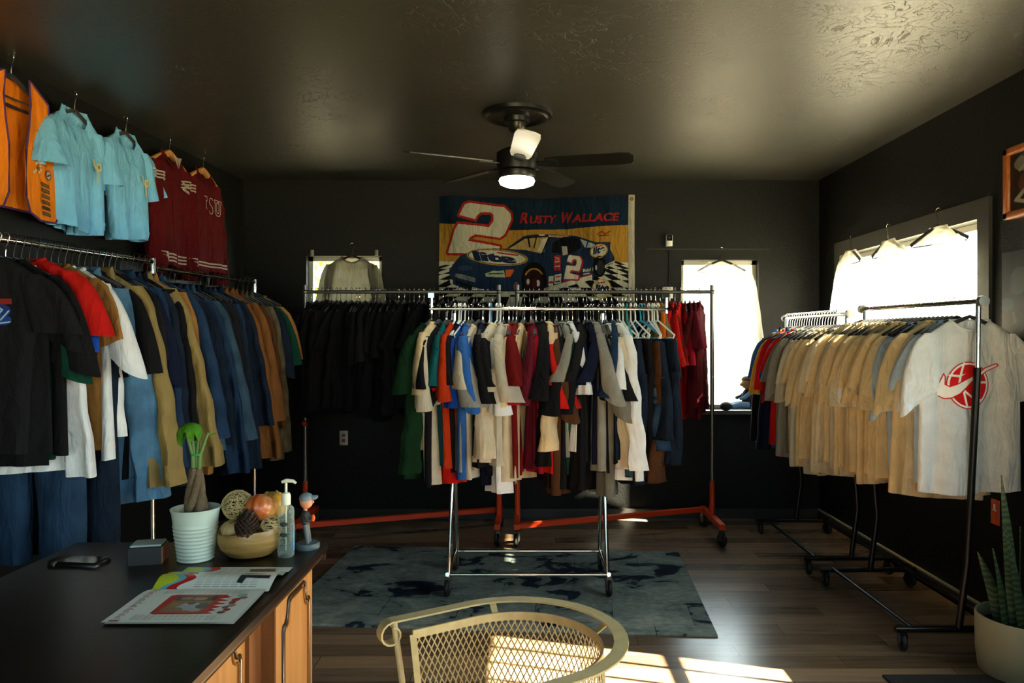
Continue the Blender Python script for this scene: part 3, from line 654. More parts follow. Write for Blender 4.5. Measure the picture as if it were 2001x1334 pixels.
# --- left racks
L1 = [('tee','charcoal'),('tee','black'),('tee','black'),('tee','forest'),('long','white'),('tee','red'),('jeans','denim'),('tee','royal'),('tee','tan'),('tee','white'),('jeans','denimdark'),('long','white'),('trousers','black'),('coat','denimlight'),('tee','black'),('coat','khaki'),
      ('tee','black'),('tee','charcoal'),('tee','navy'),('coat','denimblue'),('coat','denimdark'),('jacket','black'),('coat','khaki'),('coat','tan'),('jacket','denimblue'),('jacket','denimwash')]
n = len(L1); aL = math.atan2(LB1[1][0]-LB1[0][0], LB1[1][1]-LB1[0][1]); FRONT_TEE = None; TAGGED = {}
for i, (k, c) in enumerate(L1):
    t_ = i/(n-1); q = lerp(.185, .965, t_); x = lerp(LB1[0][0], LB1[1][0], q); y = lerp(LB1[0][1], LB1[1][1], q); yaw = -aL*.4+rr.uniform(-.10, .14)
    g_ = garment(k, rr.randrange(10) if i else 3, fab(c), (x, y, LZ+.0155), yaw, f'{WORD.get(c, c)} {KW[k]}, {ordinal(i+1)} from the near end of the near left rack', 'garments on the near left rack', scale=(rr.uniform(.97, 1.05), rr.uniform(.9, 1.3), {4: 1.10, 5: .80, 9: 1.0, 11: .95}.get(i, rr.uniform(.93, 1.0) if i < 9 else rr.uniform(.98, 1.1)) if k != 'jeans' else 1.17))
    TAGGED[i] = g_
    hanger('plastic' if i < 2 else 'velvet', (x, y, LZ+.0135), yaw, f"{'white plastic' if i < 2 else 'slim black'} hanger of the {ordinal(i+1)} garment from the near end of the near left rack", 'hangers on the near left rack', hook=None if i < 4 else M_BLKMETAL)
L2 = [('jacket','denimdark'),('jacket','denimdark'),('coat','denimblue'),('jacket','denimwash'),('coat','denimdark'),('jacket','charcoal'),('coat','denimdark'),('jacket','denimblue'),('jacket','denimdark'),('coat','duck'),('jacket','duck'),('coat','duck'),('jacket','brown'),('coat','camo'),('coat','camo'),('tee','denimdark'),('tee','forest'),('tee','tan')]
n = len(L2); aL = math.atan2(LB2[1][0]-LB2[0][0], LB2[1][1]-LB2[0][1]); FAR = {}
for i, (k, c) in enumerate(L2):
    t_ = i/(n-1); q = lerp(.02, .97, t_); x = lerp(LB2[0][0], LB2[1][0], q); y = lerp(LB2[0][1], LB2[1][1], q); yaw = -aL*.4+rr.uniform(-.08, .12)
    FAR[i] = garment(k, rr.randrange(10), fab(c), (x, y, LZ+.0055), yaw, f'{WORD.get(c, c)} {KW[k]}, {ordinal(n-i)} from the far end of the far left rack', 'garments on the far left rack', scale=(rr.uniform(.97, 1.05), rr.uniform(.9, 1.3), rr.uniform(1.02, 1.2)))
    hanger('velvet', (x, y, LZ+.0035), yaw, f'slim black hanger of the {ordinal(n-i)} garment from the far end of the far left rack', 'hangers on the far left rack', hook=M_BLKMETAL)

def price_tag(root, x, y, z, w_, h_, m, name='price_tag', rz=.3):
    MB().rbox(-w_/2, w_/2, -.0015, .0015, -h_, 0, .001, Matrix.Rotation(rz, 4, 'Y')).build(name, m, root, (x, y, z), smooth=False)
M_CARD = mat('card_offwhite', '#d8d4c4', .6); M_GREENT = mat('tag_green', '#17805a', .6); M_REDT = mat('tag_red', '#b0202a', .6)
price_tag(TAGGED[16], .16, -.075, -.30, .055, .10, M_CARD, rz=-.5); price_tag(TAGGED[18], .19, -.07, -.27, .03, .12, M_CARD, rz=.3)
price_tag(FAR[1], .17, -.075, -.24, .05, .07, M_GREENT, 'sewn_label', -.3); price_tag(FAR[1], .20, -.075, -.37, .035, .06, M_REDT, 'sewn_label', -.3); price_tag(FAR[3], .19, -.08, -.26, .05, .08, M_CARD, rz=-.2)
# ================================================================== printed pictures: a small painter whose picture becomes colours of a fine mesh
class Art:
    def __init__(s, x0, y0, x1, y1, res, bg=None):
        s.x0, s.y0, s.x1, s.y1 = x0, y0, x1, y1; s.w = res; s.h = max(2, round(res*(y1-y0)/(x1-x0)))
        s.px = np.zeros((s.h, s.w, 4)); 
        if bg: s.px[:] = rgba(bg)
        s.X, s.Y = np.meshgrid(np.linspace(x0, x1, s.w), np.linspace(y0, y1, s.h))
    def _win(s, xs0, ys0, xs1, ys1):
        i0 = max(0, int((xs0-s.x0)/(s.x1-s.x0)*(s.w-1))); i1 = min(s.w, int((xs1-s.x0)/(s.x1-s.x0)*(s.w-1))+2)
        j0 = max(0, int((ys0-s.y0)/(s.y1-s.y0)*(s.h-1))); j1 = min(s.h, int((ys1-s.y0)/(s.y1-s.y0)*(s.h-1))+2)
        return slice(j0, max(j0, j1)), slice(i0, max(i0, i1))
    def poly(s, pts, c):
        xs = [p[0] for p in pts]; ys = [p[1] for p in pts]; W_ = s._win(min(xs), min(ys), max(xs), max(ys)); X, Y = s.X[W_], s.Y[W_]
        if X.size == 0: return
        ins = np.zeros(X.shape, bool); n = len(pts)
        for i in range(n):
            (xa, ya), (xb, yb) = pts[i], pts[(i+1) % n]
            if ya == yb: continue
            ins ^= ((ya > Y) != (yb > Y)) & (X < (xb-xa)*(Y-ya)/(yb-ya)+xa)
        s.px[W_][ins] = rgba(c) if c is not None else (0, 0, 0, 0)
    def ell(s, cx, cy, rx, ry, c, rot=0):
        R_ = max(rx, ry); W_ = s._win(cx-R_, cy-R_, cx+R_, cy+R_); X, Y = s.X[W_]-cx, s.Y[W_]-cy; a = math.cos(rot); b = math.sin(rot)
        if X.size: s.px[W_][((X*a+Y*b)/rx)**2+((Y*a-X*b)/ry)**2 <= 1] = rgba(c) if c is not None else (0, 0, 0, 0)
    def line(s, pts, wd, c, closed=False):
        P_ = list(pts)+([pts[0]] if closed else [])
        for (xa, ya), (xb, yb) in zip(P_[:-1], P_[1:]):
            W_ = s._win(min(xa, xb)-wd, min(ya, yb)-wd, max(xa, xb)+wd, max(ya, yb)+wd); X, Y = s.X[W_], s.Y[W_]
            if X.size == 0: continue
            L2 = (xb-xa)**2+(yb-ya)**2+1e-9; t = np.clip(((X-xa)*(xb-xa)+(Y-ya)*(yb-ya))/L2, 0, 1)
            s.px[W_][(X-xa-t*(xb-xa))**2+(Y-ya-t*(yb-ya))**2 <= (wd/2)**2] = rgba(c)
    def text(s, txt, x, y, h, c, width=None, slant=0, bold=.0, slope=0, M=None):
        """baseline starts at x, y; h = capital height; width squeezes the line to that length; slope tilts it"""
        cu = bpy.data.curves.new('lettering', 'FONT'); cu.body = txt; cu.offset = bold; o = bpy.data.objects.new('lettering', cu); COL.objects.link(o)
        dg = bpy.context.evaluated_depsgraph_get(); me = o.evaluated_get(dg).to_mesh(); vs = [tuple(v.co[:2]) for v in me.vertices]; fs = [tuple(p.vertices) for p in me.polygons]
        o.evaluated_get(dg).to_mesh_clear(); bpy.data.objects.remove(o); bpy.data.curves.remove(cu)
        if not vs: return
        xa = min(v[0] for v in vs); xb = max(v[0] for v in vs); k = h/.70; kx = (width/(xb-xa)) if width else k
        def T_(v):
            px, py = (v[0]-xa)*kx, v[1]*k; px += slant*py
            return M((x+px, y-py+px*slope)) if M else (x+px, y-py+px*slope)
        q = [T_(v) for v in vs]
        for f in fs: s.poly([q[i] for i in f], c)
    def mesh(s, fn, name, thick=0):
        """fn(u, v) -> point for u, v in 0..1 (v downwards); cells left unpainted are left out"""
        s_u = (s.X-s.x0)/(s.x1-s.x0); s_v = (s.Y-s.y0)/(s.y1-s.y0)
        pts = fn(s_u, s_v); vs = np.stack([np.broadcast_to(q, s_u.shape) for q in pts], -1).reshape(-1, 3)
        al = s.px[..., 3] > .5; cell = al[:-1, :-1] & al[1:, :-1] & al[:-1, 1:] & al[1:, 1:]; j, i = np.nonzero(cell); b = j*s.w+i
        F = np.stack([b, b+s.w, b+s.w+1, b+1], -1)
        used = np.unique(F); re = np.full(len(vs), -1); re[used] = np.arange(len(used)); F = re[F]; V = vs[used]; Cc = s.px.reshape(-1, 4)[used]
        me = bpy.data.meshes.new(name); me.vertices.add(len(V)); me.vertices.foreach_set('co', V.ravel().astype(np.float32))
        me.loops.add(F.size); me.loops.foreach_set('vertex_index', F.ravel().astype(np.int32)); me.polygons.add(len(F))
        me.polygons.foreach_set('loop_start', np.arange(0, F.size, 4, dtype=np.int32))
        try: me.polygons.foreach_set('loop_total', np.full(len(F), 4, np.int32))
        except Exception: pass
        me.update(calc_edges=True); me.polygons.foreach_set('use_smooth', [True]*len(F))
        ca = me.color_attributes.new('print', 'FLOAT_COLOR', 'POINT'); ca.data.foreach_set('color', Cc.ravel().astype(np.float32))
        return me
M_PRINTCLOTH = fabric('printed', '#ffffff', .15, attr='print')
def print_mat(name, rough, spec):
    m, t, p, o = newmat(name); a = nn(t, 'ShaderNodeAttribute'); a.attribute_name = 'print'; t.links.new(a.outputs['Color'], p.inputs['Base Color'])
    p.inputs['Roughness'].default_value = rough; p.inputs['Specular IOR Level'].default_value = spec; return m
M_PRINTPAPER = print_mat('printed_paper', .35, .4); M_PRINTINK = print_mat('screen_print', .8, .15)

# ------------------------------------------------------------------ racing flag on the back wall
TWO = [(280, 268), (330, 168), (372, 150), (700, 180), (762, 238), (770, 292), (704, 430), (660, 462), (432, 440), (382, 464), (360, 502), (662, 545), (640, 618), (168, 612), (236, 400), (268, 350), (560, 368), (600, 308), (600, 252), (572, 230), (484, 232), (444, 266), (428, 300)]
def place(poly, box, src=(168, 150, 770, 618)):
    (a, b, c, d) = src; (e, f, g, h) = box
    return [(e+(x-a)/(c-a)*(g-e), f+(y-b)/(d-b)*(h-f)) for x, y in poly]
F = Art(85, 95, 1885, 1190, 660, '#0e2030')
NAVY, GOLD, RED, WHT, BLK = '#12283e', '#94702a', '#8a201c', '#aaa996', '#0b0c0e'
F.poly([(60, 338), (760, 392), (1300, 386), (1900, 352), (1900, 1200), (60, 1200)], GOLD)
F.poly([(60, 690), (1900, 700), (1900, 1200), (60, 1200)], WHT)
rows = [690, 722, 760, 806, 862, 930, 1012, 1110, 1230]
for j in range(len(rows)-1):
    y0, y1 = rows[j], rows[j+1]; k0, k1 = .5+(y0-690)/520, .5+(y1-690)/520
    for i in range(-14, 14):
        if (i+j) % 2: F.poly([(1000+i*110*k0, y0), (1000+(i+1)*110*k0, y0), (1000+(i+1)*110*k1, y1), (1000+i*110*k1, y1)], BLK)
F.line(TWO, 46, RED, True); F.poly(TWO, WHT)
F.text('R', 850, 328, 98, RED, 80, .22, .03); F.text('USTY', 940, 328, 70, RED, 250, .22, .03, -.015)
F.text('W', 1230, 326, 98, RED, 108, .22, .03); F.text('ALLACE', 1345, 324, 70, RED, 440, .22, .03, -.02)
F.ell(1650, 432, 78, 38, GOLD); F.line([(1590, 440), (1630, 415), (1660, 440), (1710, 412)], 12, RED); F.line([(1600, 455), (1690, 450)], 8, BLK)
car = [(180, 770), (230, 700), (285, 640), (420, 580), (560, 565), (715, 562), (890, 445), (1000, 432), (1180, 432), (1390, 450), (1565, 512), (1712, 512), (1708, 575), (1752, 660), (1745, 705), (1655, 745), (1540, 850), (1100, 975), (850, 990), (560, 992), (380, 960), (200, 895)]
F.poly(car, '#16263c'); F.poly([(290, 650), (420, 585), (720, 566), (900, 590), (930, 660), (700, 730), (420, 720)], '#1d2f48')
F.poly([(722, 562), (892, 470), (1132, 455), (1095, 560), (1062, 612), (905, 575)], '#9b8450'); F.poly([(1060, 480), (1128, 462), (1080, 600), (1020, 590)], '#b9b29c')
F.line([(930, 460), (945, 545)], 16, BLK); F.line([(1010, 460), (985, 560)], 12, BLK); F.line([(740, 560), (900, 465), (1130, 452)], 10, BLK); F.line([(1130, 455), (1065, 610)], 14, BLK)
F.poly([(1150, 600), (1165, 510), (1270, 458), (1420, 470), (1440, 560), (1310, 625)], '#0c0f14'); F.poly([(1250, 545), (1300, 545), (1310, 620), (1260, 630)], '#9a958a')
F.poly([(1425, 480), (1562, 532), (1558, 560), (1470, 562)], '#8f9aa0'); F.line([(1500, 500), (1478, 565)], 12, '#16263c')
F.poly([(1030, 432), (1092, 432), (1085, 446), (1035, 446)], WHT); F.poly([(1130, 440), (1330, 448), (1240, 462), (1120, 452)], WHT); F.line([(1150, 446), (1290, 456)], 6, RED)
F.ell(638, 645, 292, 76, GOLD, .06); F.ell(638, 645, 278, 67, '#1a1a1a', .06); F.ell(638, 645, 270, 62, WHT, .06)
F.text('lite', 420, 672, 76, '#16203a', 400, -.35, .06, .06); F.line([(640, 602), (830, 622)], 14, RED)
F.ell(1602, 592, 86, 62, GOLD, -.25); F.ell(1602, 592, 76, 53, WHT, -.25); F.text('lite', 1545, 625, 60, '#16203a', 110, .1, .05, -.25); F.line([(1575, 555), (1630, 545)], 9, RED)
F.poly([(520, 800), (600, 770), (640, 775), (700, 765), (712, 832), (530, 828)], '#8f9a84'); F.line([(560, 800), (690, 795)], 12, '#31402f'); F.poly([(715, 760), (790, 755), (798, 770), (760, 825), (718, 828)], '#b0552a')
F.poly([(240, 800), (300, 805), (430, 840), (425, 880), (300, 850), (236, 830)], '#5d6360'); F.line([(260, 880), (390, 930)], 40, '#101318'); F.ell(330, 750, 70, 24, '#24384f')
F.poly([(190, 852), (215, 862), (215, 900), (190, 890)], WHT); F.poly([(400, 920), (560, 960), (850, 962), (850, 992), (560, 994), (390, 965)], WHT); F.ell(818, 915, 26, 44, '#7a4a42')
F.poly([(1245, 890), (1540, 808), (1540, 852), (1092, 978), (1096, 930)], WHT); F.line([(1250, 880), (1538, 800)], 10, '#7a1f2a')
F.ell(985, 860, 122, 172, BLK); F.ell(985, 880, 84, 130, '#241012'); F.line(arc((985, 830, 0), 92, -2.5, -.7, 8) and [(985+92*math.cos(a), 860+110*math.sin(a)) for a in np.linspace(-2.6, -.6, 9)], 14, GOLD); F.ell(930, 870, 14, 26, '#b9b9b2'); F.ell(1025, 885, 18, 30, '#b9b9b2'); F.ell(985, 890, 30, 50, '#3c1016')
F.ell(1610, 735, 62, 98, BLK); F.ell(1615, 745, 36, 62, '#23282c'); F.ell(1578, 745, 9, 22, '#a9a9a2'); F.line([(1600, 655), (1630, 650)], 10, GOLD)
F.poly([(1175, 632), (1240, 628), (1238, 770), (1178, 772)], RED); F.line([(1188, 690), (1228, 688)], 9, WHT); F.line([(1188, 735), (1228, 730)], 9, WHT); F.text('76', 1184, 675, 30, WHT, 44)
F.poly([(1125, 825), (1172, 818), (1168, 912), (1124, 915)], WHT); F.poly([(1182, 812), (1246, 800), (1240, 888), (1180, 895)], WHT); F.line([(1135, 880), (1160, 878)], 20, RED); F.line([(1195, 830), (1235, 825)], 12, RED); F.line([(1195, 875), (1230, 870)], 16, '#2c4a3a')
d2 = place(TWO, (1268, 626, 1440, 852)); F.line([(x+8, y+6) for x, y in d2], 18, '#8e1f2c', True); F.poly(d2, WHT)
F.text('Mobil 1', 1452, 785, 30, WHT, 96, 0, .02, -.12); F.line([(1456, 805), (1512, 795)], 9, WHT)
F.poly([(1660, 725), (1750, 682), (1748, 705), (1660, 752)], WHT); F.line([(1675, 728), (1735, 702)], 7, BLK)
F.ell(1632, 940, 92, 92, '#a89048'); F.ell(1632, 940, 80, 80, WHT); F.text('lite', 1568, 985, 80, '#16203a', 132, .12, .06, -.12); F.line([(1600, 885), (1660, 878)], 12, RED)
F.poly([(1195, 985), (1440, 992), (1440, 1012), (1200, 1010)], WHT)
def flag_pt(u, v):
    x = -.735+u*1.565; z = 2.675-v*.99-.02*np.sin(u*PI)*(1-v)*.6
    y = YB-.045-.02*np.sin(u*9+v*2)-.014*np.sin(u*19-v*6)-.010*v
    # soft drag folds running from the pinned corners
    y = y-.022*np.exp(-((u-.93-.14*(v-.2))/.05)**2)*np.clip(1-v*1.1, 0, 1)-.02*np.exp(-((u-.06-.10*v)/.05)**2)*np.clip(1-v, 0, 1)
    return x, y, z
fl = link('flag', F.mesh(flag_pt, 'flag'), M_PRINTCLOTH); tag(fl, 'racing flag with a number two and a dark stock car on the back wall', 'flag')
def sleeve_pt(u, v):
    x, y, z = flag_pt(1+0*u, v); return x+u*.052, y-.004-.004*np.sin(u*PI)+0*v, z+.012
mb = MB(); mb.grid(5, 24, lambda u, v: [float(q) for q in sleeve_pt(np.float64(u), np.float64(v))]); mb.build('header_tape', fab('offwhite'), fl)
for zz in (2.655,): 
    p = [float(q) for q in sleeve_pt(np.float64(.5), np.float64((2.69-zz)/.99))]; mb = MB(); mb.tube([(p[0]+.011*math.cos(a), p[1]-.005, p[2]+.011*math.sin(a)) for a in np.linspace(0, 2*PI, 13)[:-1]], .004, 6, closed=True, up=(0, 1, 0)); mb.build('grommet', mat('brass', '#7a6230', .4, .8), fl)

# ------------------------------------------------------------------ basketball print on the nearest pale T-shirt (drawn in the photo's zoomed frame, 6.06 per pixel)
B = Art(340, 400, 1110, 1000, 330); PR = '#c4191c'; SW = '#e4e2da'
B.ell(712, 700, 272, 285, PR); B.ell(712, 700, 258, 271, SW); B.ell(712, 700, 236, 249, PR)
for pts in ([(655, 430), (615, 560), (590, 680)], [(480, 580), (590, 590), (740, 560)], [(800, 430), (830, 560), (800, 700)], [(810, 665), (950, 665)], [(650, 790), (690, 960)], [(660, 770), (760, 850), (880, 880)]): B.line(pts, 26, SW)
sw = [(355, 700), (420, 560), (436, 600), (432, 690), (480, 716), (560, 690), (660, 640), (760, 590), (850, 555), (930, 490), (1070, 438), (1085, 455), (1060, 480), (940, 540), (850, 600), (760, 650), (690, 720), (600, 800), (500, 850), (420, 862), (360, 830), (345, 800)]
B.poly(sw, SW); B.line(sw[:-1], 14, PR)
B.poly([(620, 590), (700, 545), (745, 515), (760, 560), (700, 610), (615, 660)], PR)
def on_shirt(kind, v, kx, ky, x0, z0, w_, h_, off=.0035, back=False):
    """returns fn(u, v) lying on the front of a shirt mesh: patch of w_ x h_ with its top left at x0, z0 (garment space)"""
    r_ = np.random.default_rng(v*13+len(kind)*7); L = (.93)+r_.uniform(-.04, .05); lp = body_rows(L, .245, .098, .024, .012, v)
    zs, tab = [], []; xs = np.linspace(-.2, .2, 81)
    for l in lp[4:]:
        a = np.array(l); c = a[:, 1].mean(); fr = a[(np.arange(len(a)) >= len(a)//2)]; fr = fr[np.argsort(fr[:, 0])]
        zs.append(a[:, 2].mean()); tab.append(np.interp(xs, fr[:, 0], fr[:, 1]))
    zs = np.array(zs)[::-1]; tab = np.array(tab)[::-1]
    def fn(u, vv):
        x = x0+u*w_; z = z0-vv*h_; j = np.clip(np.searchsorted(zs, z)-1, 0, len(zs)-2); t = (z-zs[j])/(zs[j+1]-zs[j]); i = np.clip(((x+.2)/.4*80).astype(int), 0, 79); s_ = (x+.2)/.4*80-i
        y = (tab[j, i]*(1-s_)+tab[j, i+1]*s_)*(1-t)+(tab[j+1, i]*(1-s_)+tab[j+1, i+1]*s_)*t
        return x, y-off, z
    return fn
k_ = 3.575/1430/6.06
link('basketball_print', B.mesh(on_shirt('tee', 0, 1, 1, (340/6.06+1780-1905)/1430*3.575, 1.5+(661-(400/6.06+640))/1430*3.575-1.6935, 770*k_, 600*k_), 'basketball_print'), M_PRINTINK, SHIRT1)

e = Art(0, 0, 100, 130, 60)
e.poly([(5, 5), (95, 5), (98, 30), (5, 32)], '#7a2018'); e.ell(50, 60, 45, 30, '#12306a'); e.ell(60, 100, 40, 24, '#153a7a'); e.line([(35, 35), (60, 55), (40, 85)], 6, '#9ab0c0'); e.line([(85, 60), (55, 100)], 6, '#9ab0c0'); e.line([(50, 115), (92, 108)], 6, '#9ab0c0'); e.line([(5, 90), (30, 85)], 5, '#9ab0c0')
link('chest_print', e.mesh(on_shirt('tee', 3, 1, 1, .05, -.27, .09, .12), 'chest_print'), M_PRINTINK, TAGGED[0])
# ================================================================== things on the walls
def wl(px, off=.0):
    y = (2.38+YB*.045-off)/((1032-px)/1430+.045); return Vector((xl(y)+off, y, 0))
RZL = PI/2-.045
def wall_hanger(px, z, kind, label, off=.085):
    p = wl(px, off); p.z = z; hanger(kind, p, RZL, label, 'hangers along the top of the left wall'); return p
# --- short-sleeved blue sweatshirts
def polo(px, z, col, label, W, L, scale, sl_out, seed):
    p = wall_hanger(px, z, 'velvet', f'black hanger of the {label[0]} hooked at the ceiling edge'); c = fabric('sweat_blue', '#7cc4ee', .06)
    lp = body_rows(L, W, .09, .045, -.04, seed, dip=.15, sh=.2, fold=.9)
    t = tube_rows(lp).build('sweatshirt', c, None, p, (0, 0, RZL)); tag(t, label[1], 'sweatshirt', 'blue sweatshirts on the left wall')
    for s_, o_, sw, sl_ in ((-1, sl_out[0], -.05, .27), (1, sl_out[1], .02, .26)):
        tube_rows(sleeve_rows(s_, sl_, seed+3, w0=.075, w1=.10, t0=.035, t1=.055, x0=.165, out=o_, swing=sw, fold=1.6)).build('sleeve', c, t)
    top = lp[0]; cc = np.mean(top, axis=0); up_ = [tuple(cc+(np.array(q)-cc)*1.03+np.array((0, 0, .03))) for q in top]; dn = [tuple(cc+(np.array(q)-cc)*np.array((1.3, 1.9, 1))+np.array((0, -.01, -.02))) for q in top]
    tube_rows([top, up_, dn]).build('collar', c, t); band = tube_rows([[tuple(np.array(q)*np.array((1.01, 1.05, 1))) for q in lp[-2]], [tuple(np.array(q)*np.array((.95, .95, 1))-np.array((0, 0, .03))) for q in lp[-1]]]); band.build('waistband', c, t)
    mb = MB(); r = random.Random(seed)
    fr = lambda x, z_: min((q for l in lp[4:] for q in l if q[1] < 0), key=lambda q: (q[0]-x)**2+(q[2]-z_)**2)
    e = Art(0, 0, 100, 140, 60); Y_ = '#c9c58e'
    for q in (((20, 30), (25, 55)), ((45, 45), (75, 40), (80, 65), (55, 75), (45, 45)), ((50, 80), (55, 130)), ((25, 55), (55, 80))): e.line(list(q), 15, Y_)
    def fn(u, v):
        x = .055+u*.10; z_ = -.30-v*.15; return x, np.full_like(x, min(fr(.1, -.36)[1], fr(.07, -.3)[1], fr(.13, -.42)[1])-.006), z_
    link('chest_emblem', e.mesh(fn, 'chest_emblem'), M_PRINTINK, t); return t
polo(146, 2.79, 'skyblue', ('larger blue sweatshirt', 'light blue short-sleeved sweatshirt beside the orange vest'), .22, .69, 1, (.10, .05), 4)
polo(246, 2.80, 'skyblue', ('smaller blue sweatshirt', 'light blue short-sleeved sweatshirt beside the maroon jackets'), .21, .69, 1, (.05, .10), 5)
# --- maroon varsity jackets
def varsity(px, z, label, hl, seed, back):
    p = wall_hanger(px, z, 'wood', f'light wooden hanger of the maroon jacket {hl}', .085); c = fabric('maroon_satin', '#520f12', .03); st = fab('offwhite', .02)
    parts = garment_meshes('varsity', seed); root = None
    for nm, me, role in parts:
        if nm == 'placket' and back: continue
        m = c
        if root is None: root = link('varsity_jacket', me, m, None, p, (0, 0, RZL)); tag(root, label, 'jacket', 'maroon jackets on the left wall')
        else: link(nm, me, m, root)
    r_ = np.random.default_rng(seed*13+len('varsity')*7); L = .84+r_.uniform(-.03, .04); lp = body_rows(L, .265, .095, .036, .0, seed, dip=.06, fold=.9)
    def stripe(z0, h):
        ls = []
        for zz in (z0, z0-h):
            j = min(range(len(lp)), key=lambda i: abs(np.mean([q[2] for q in lp[i]])-zz)); l = np.array(lp[j]); cc = l.mean(axis=0); l2 = cc+(l-cc)*np.array((1.035, 1.3, 1)); l2[:, 2] = zz; ls.append([tuple(q) for q in l2])
        return tube_rows(ls)
    for k in range(3 if not back else 2): stripe(-L+.075-k*.022, .011).build('waist_stripe', st, root)
    if not back:
        for s_ in (-1, 1):
            sl = sleeve_rows(s_, .72, seed, w0=.075, w1=.068, t0=.03, t1=.042, out=.06, swing=0, fold=1.5, bag=.012)
            for k in range(3):
                l = np.array(sl[2]); l[:, 2] -= k*.02-.02; cc = l.mean(axis=0); a_ = cc+(l-cc)*np.array((1.1, 1.9, 1)); b_ = a_.copy(); b_[:, 2] -= .01
                tube_rows([[tuple(q) for q in a_], [tuple(q) for q in b_]]).build('sleeve_stripe', st, root)
        y_ = min(q[1] for l in lp[4:9] for q in l)-.014
        MB().add([(-.05, y_, -.11), (-.005, y_-.004, -.19), (0, y_, -.12), (.05, y_, -.11), (.005, y_-.004, -.19)], [(0, 1, 2), (2, 4, 3)]).build('inner_collar', st, root, smooth=False)
        for k in range(2): MB().add([(.06+.0*k, y_, -.26-.035*k), (.15, y_, -.275-.035*k), (.15, y_, -.295-.035*k), (.06, y_, -.28-.035*k)], [(0, 1, 2, 3)]).build('chest_emblem', st, root, smooth=False)
    else:
        e = Art(0, 0, 300, 130, 150); W_ = '#cfc9b8'
        def outl(pts): e.line(pts, 7, W_, True)
        # two collegiate letters, outlined: the first folded away at the edge, then U
        e.line([(20, 12), (62, 12), (62, 40), (50, 40), (50, 78), (62, 95)], 7, W_)
        e.line([(150, 25), (140, 12), (110, 12), (100, 25), (100, 50), (145, 75), (150, 100), (138, 118), (108, 118), (98, 102)], 7, W_)
        outl([(175, 12), (218, 12), (218, 30), (207, 30), (207, 88), (215, 98), (238, 98), (245, 88), (245, 30), (235, 30), (235, 12), (278, 12), (278, 30), (268, 30), (268, 95), (248, 118), (205, 118), (184, 95), (184, 30), (175, 30)])
        y_ = min(q[1] for l in lp[4:12] for q in l)-.01
        link('letter_patch', e.mesh(lambda u, v: (-.13+u*.30, y_+0*u, -.275-v*.135), 'letter_patch'), M_PRINTINK, root)
    return root
varsity(331, 2.80, 'maroon jacket with striped sleeves and waistband on the left wall', 'beside the blue sweatshirts', 2, False)
varsity(397, 2.79, 'maroon jacket with outlined letters on its back, last along the left wall', 'last along the left wall', 3, True)
# --- orange vest
p = wall_hanger(22, 2.815, 'velvet', 'black hanger of the orange vest at the left edge')
ORG = fabric('vest_orange', '#e8821c', .08); PUR = mat('purple_piping', '#4a2358', .7)
t = empty('vest', p, RZL); tag(t, 'orange vest with purple piping and pinned patches on the left wall', 'vest')
def panel(out, y, name, M_=ORG, yc=.0):
    n = len(out); mb = MB(); vs = [(x, y+yc*abs(x), z) for x, z in out]; mb.add(vs+[(x, y+.006+yc*abs(x), z) for x, z in out], [tuple(range(n)), tuple(range(2*n-1, n-1, -1))]+[(i, n+i, n+(i+1) % n, (i+1) % n) for i in range(n)])
    o = mb.build(name, M_, t, smooth=False); MB().tube([(x, y+yc*abs(x), z) for x, z in out], .0055, 6, closed=True, up=(0, .02, 1)).build('piping', PUR, o); return o
bk = [(-.09, -.09), (.09, -.09), (.215, -.16), (.235, -.36), (.29, -.46), (.29, -.68), (.22, -.70), (-.22, -.70), (-.29, -.68), (-.29, -.46), (-.235, -.36), (-.215, -.16)]
panel(bk, .03, 'back_panel')
for s_ in (-1, 1):
    f_ = [(s_*x, z) for x, z in [(.075, -.085), (.095, -.092), (.215, -.16), (.225, -.28), (.24, -.38), (.30, -.46), (.30, -.70), (.27, -.735), (.16, -.74), (.085, -.71), (.055, -.64), (.055, -.42), (.075, -.30), (.085, -.2)]]
    o = panel(f_, -.035, 'front_panel', yc=.06)
    if s_ > 0:
        e = Art(0, 0, 260, 420, 130); G_ = '#6e5a34'; D_ = '#2d1b2a'
        e.line([(60+46*math.cos(a), 70+62*math.sin(a)) for a in np.linspace(0, 2*PI, 24)], 5, '#b0561c'); e.ell(62, 75, 14, 24, '#7a3a6a')
        for q in ((50, 170), (70, 160), (85, 175), (60, 190), (90, 195), (45, 205), (75, 208), (30, 215)): e.ell(q[0], q[1], 11, 9, '#c9b98e' if q[0] % 20 else '#6a4a2c')
        e.ell(160, 208, 26, 26, D_); e.ell(160, 208, 20, 20, '#a89a8a'); e.line([(148, 215), (172, 205)], 8, '#5a2a3a')
        for k in range(6):
            z_ = 250+k*28; x_ = 95+k*3; e.poly([(x_, z_), (x_+70, z_+5), (x_+74, z_+25), (x_+4, z_+20)], D_ if k % 2 else '#5a3a1c'); e.poly([(x_+6, z_+5), (x_+64, z_+9), (x_+67, z_+20), (x_+9, z_+16)], G_ if k != 4 else '#4a3326')
        link('patch_print', e.mesh(lambda u, v: (.075+u*.215, -.043+.06*(.075+u*.215), -.30-v*.42), 'patch_print'), M_PRINTINK, o)
MB().box(-.15, .15, .0, .008, -.235, -.222).build('cross_strap', mat('dark_strap', '#1c1512', .6), t, smooth=False)
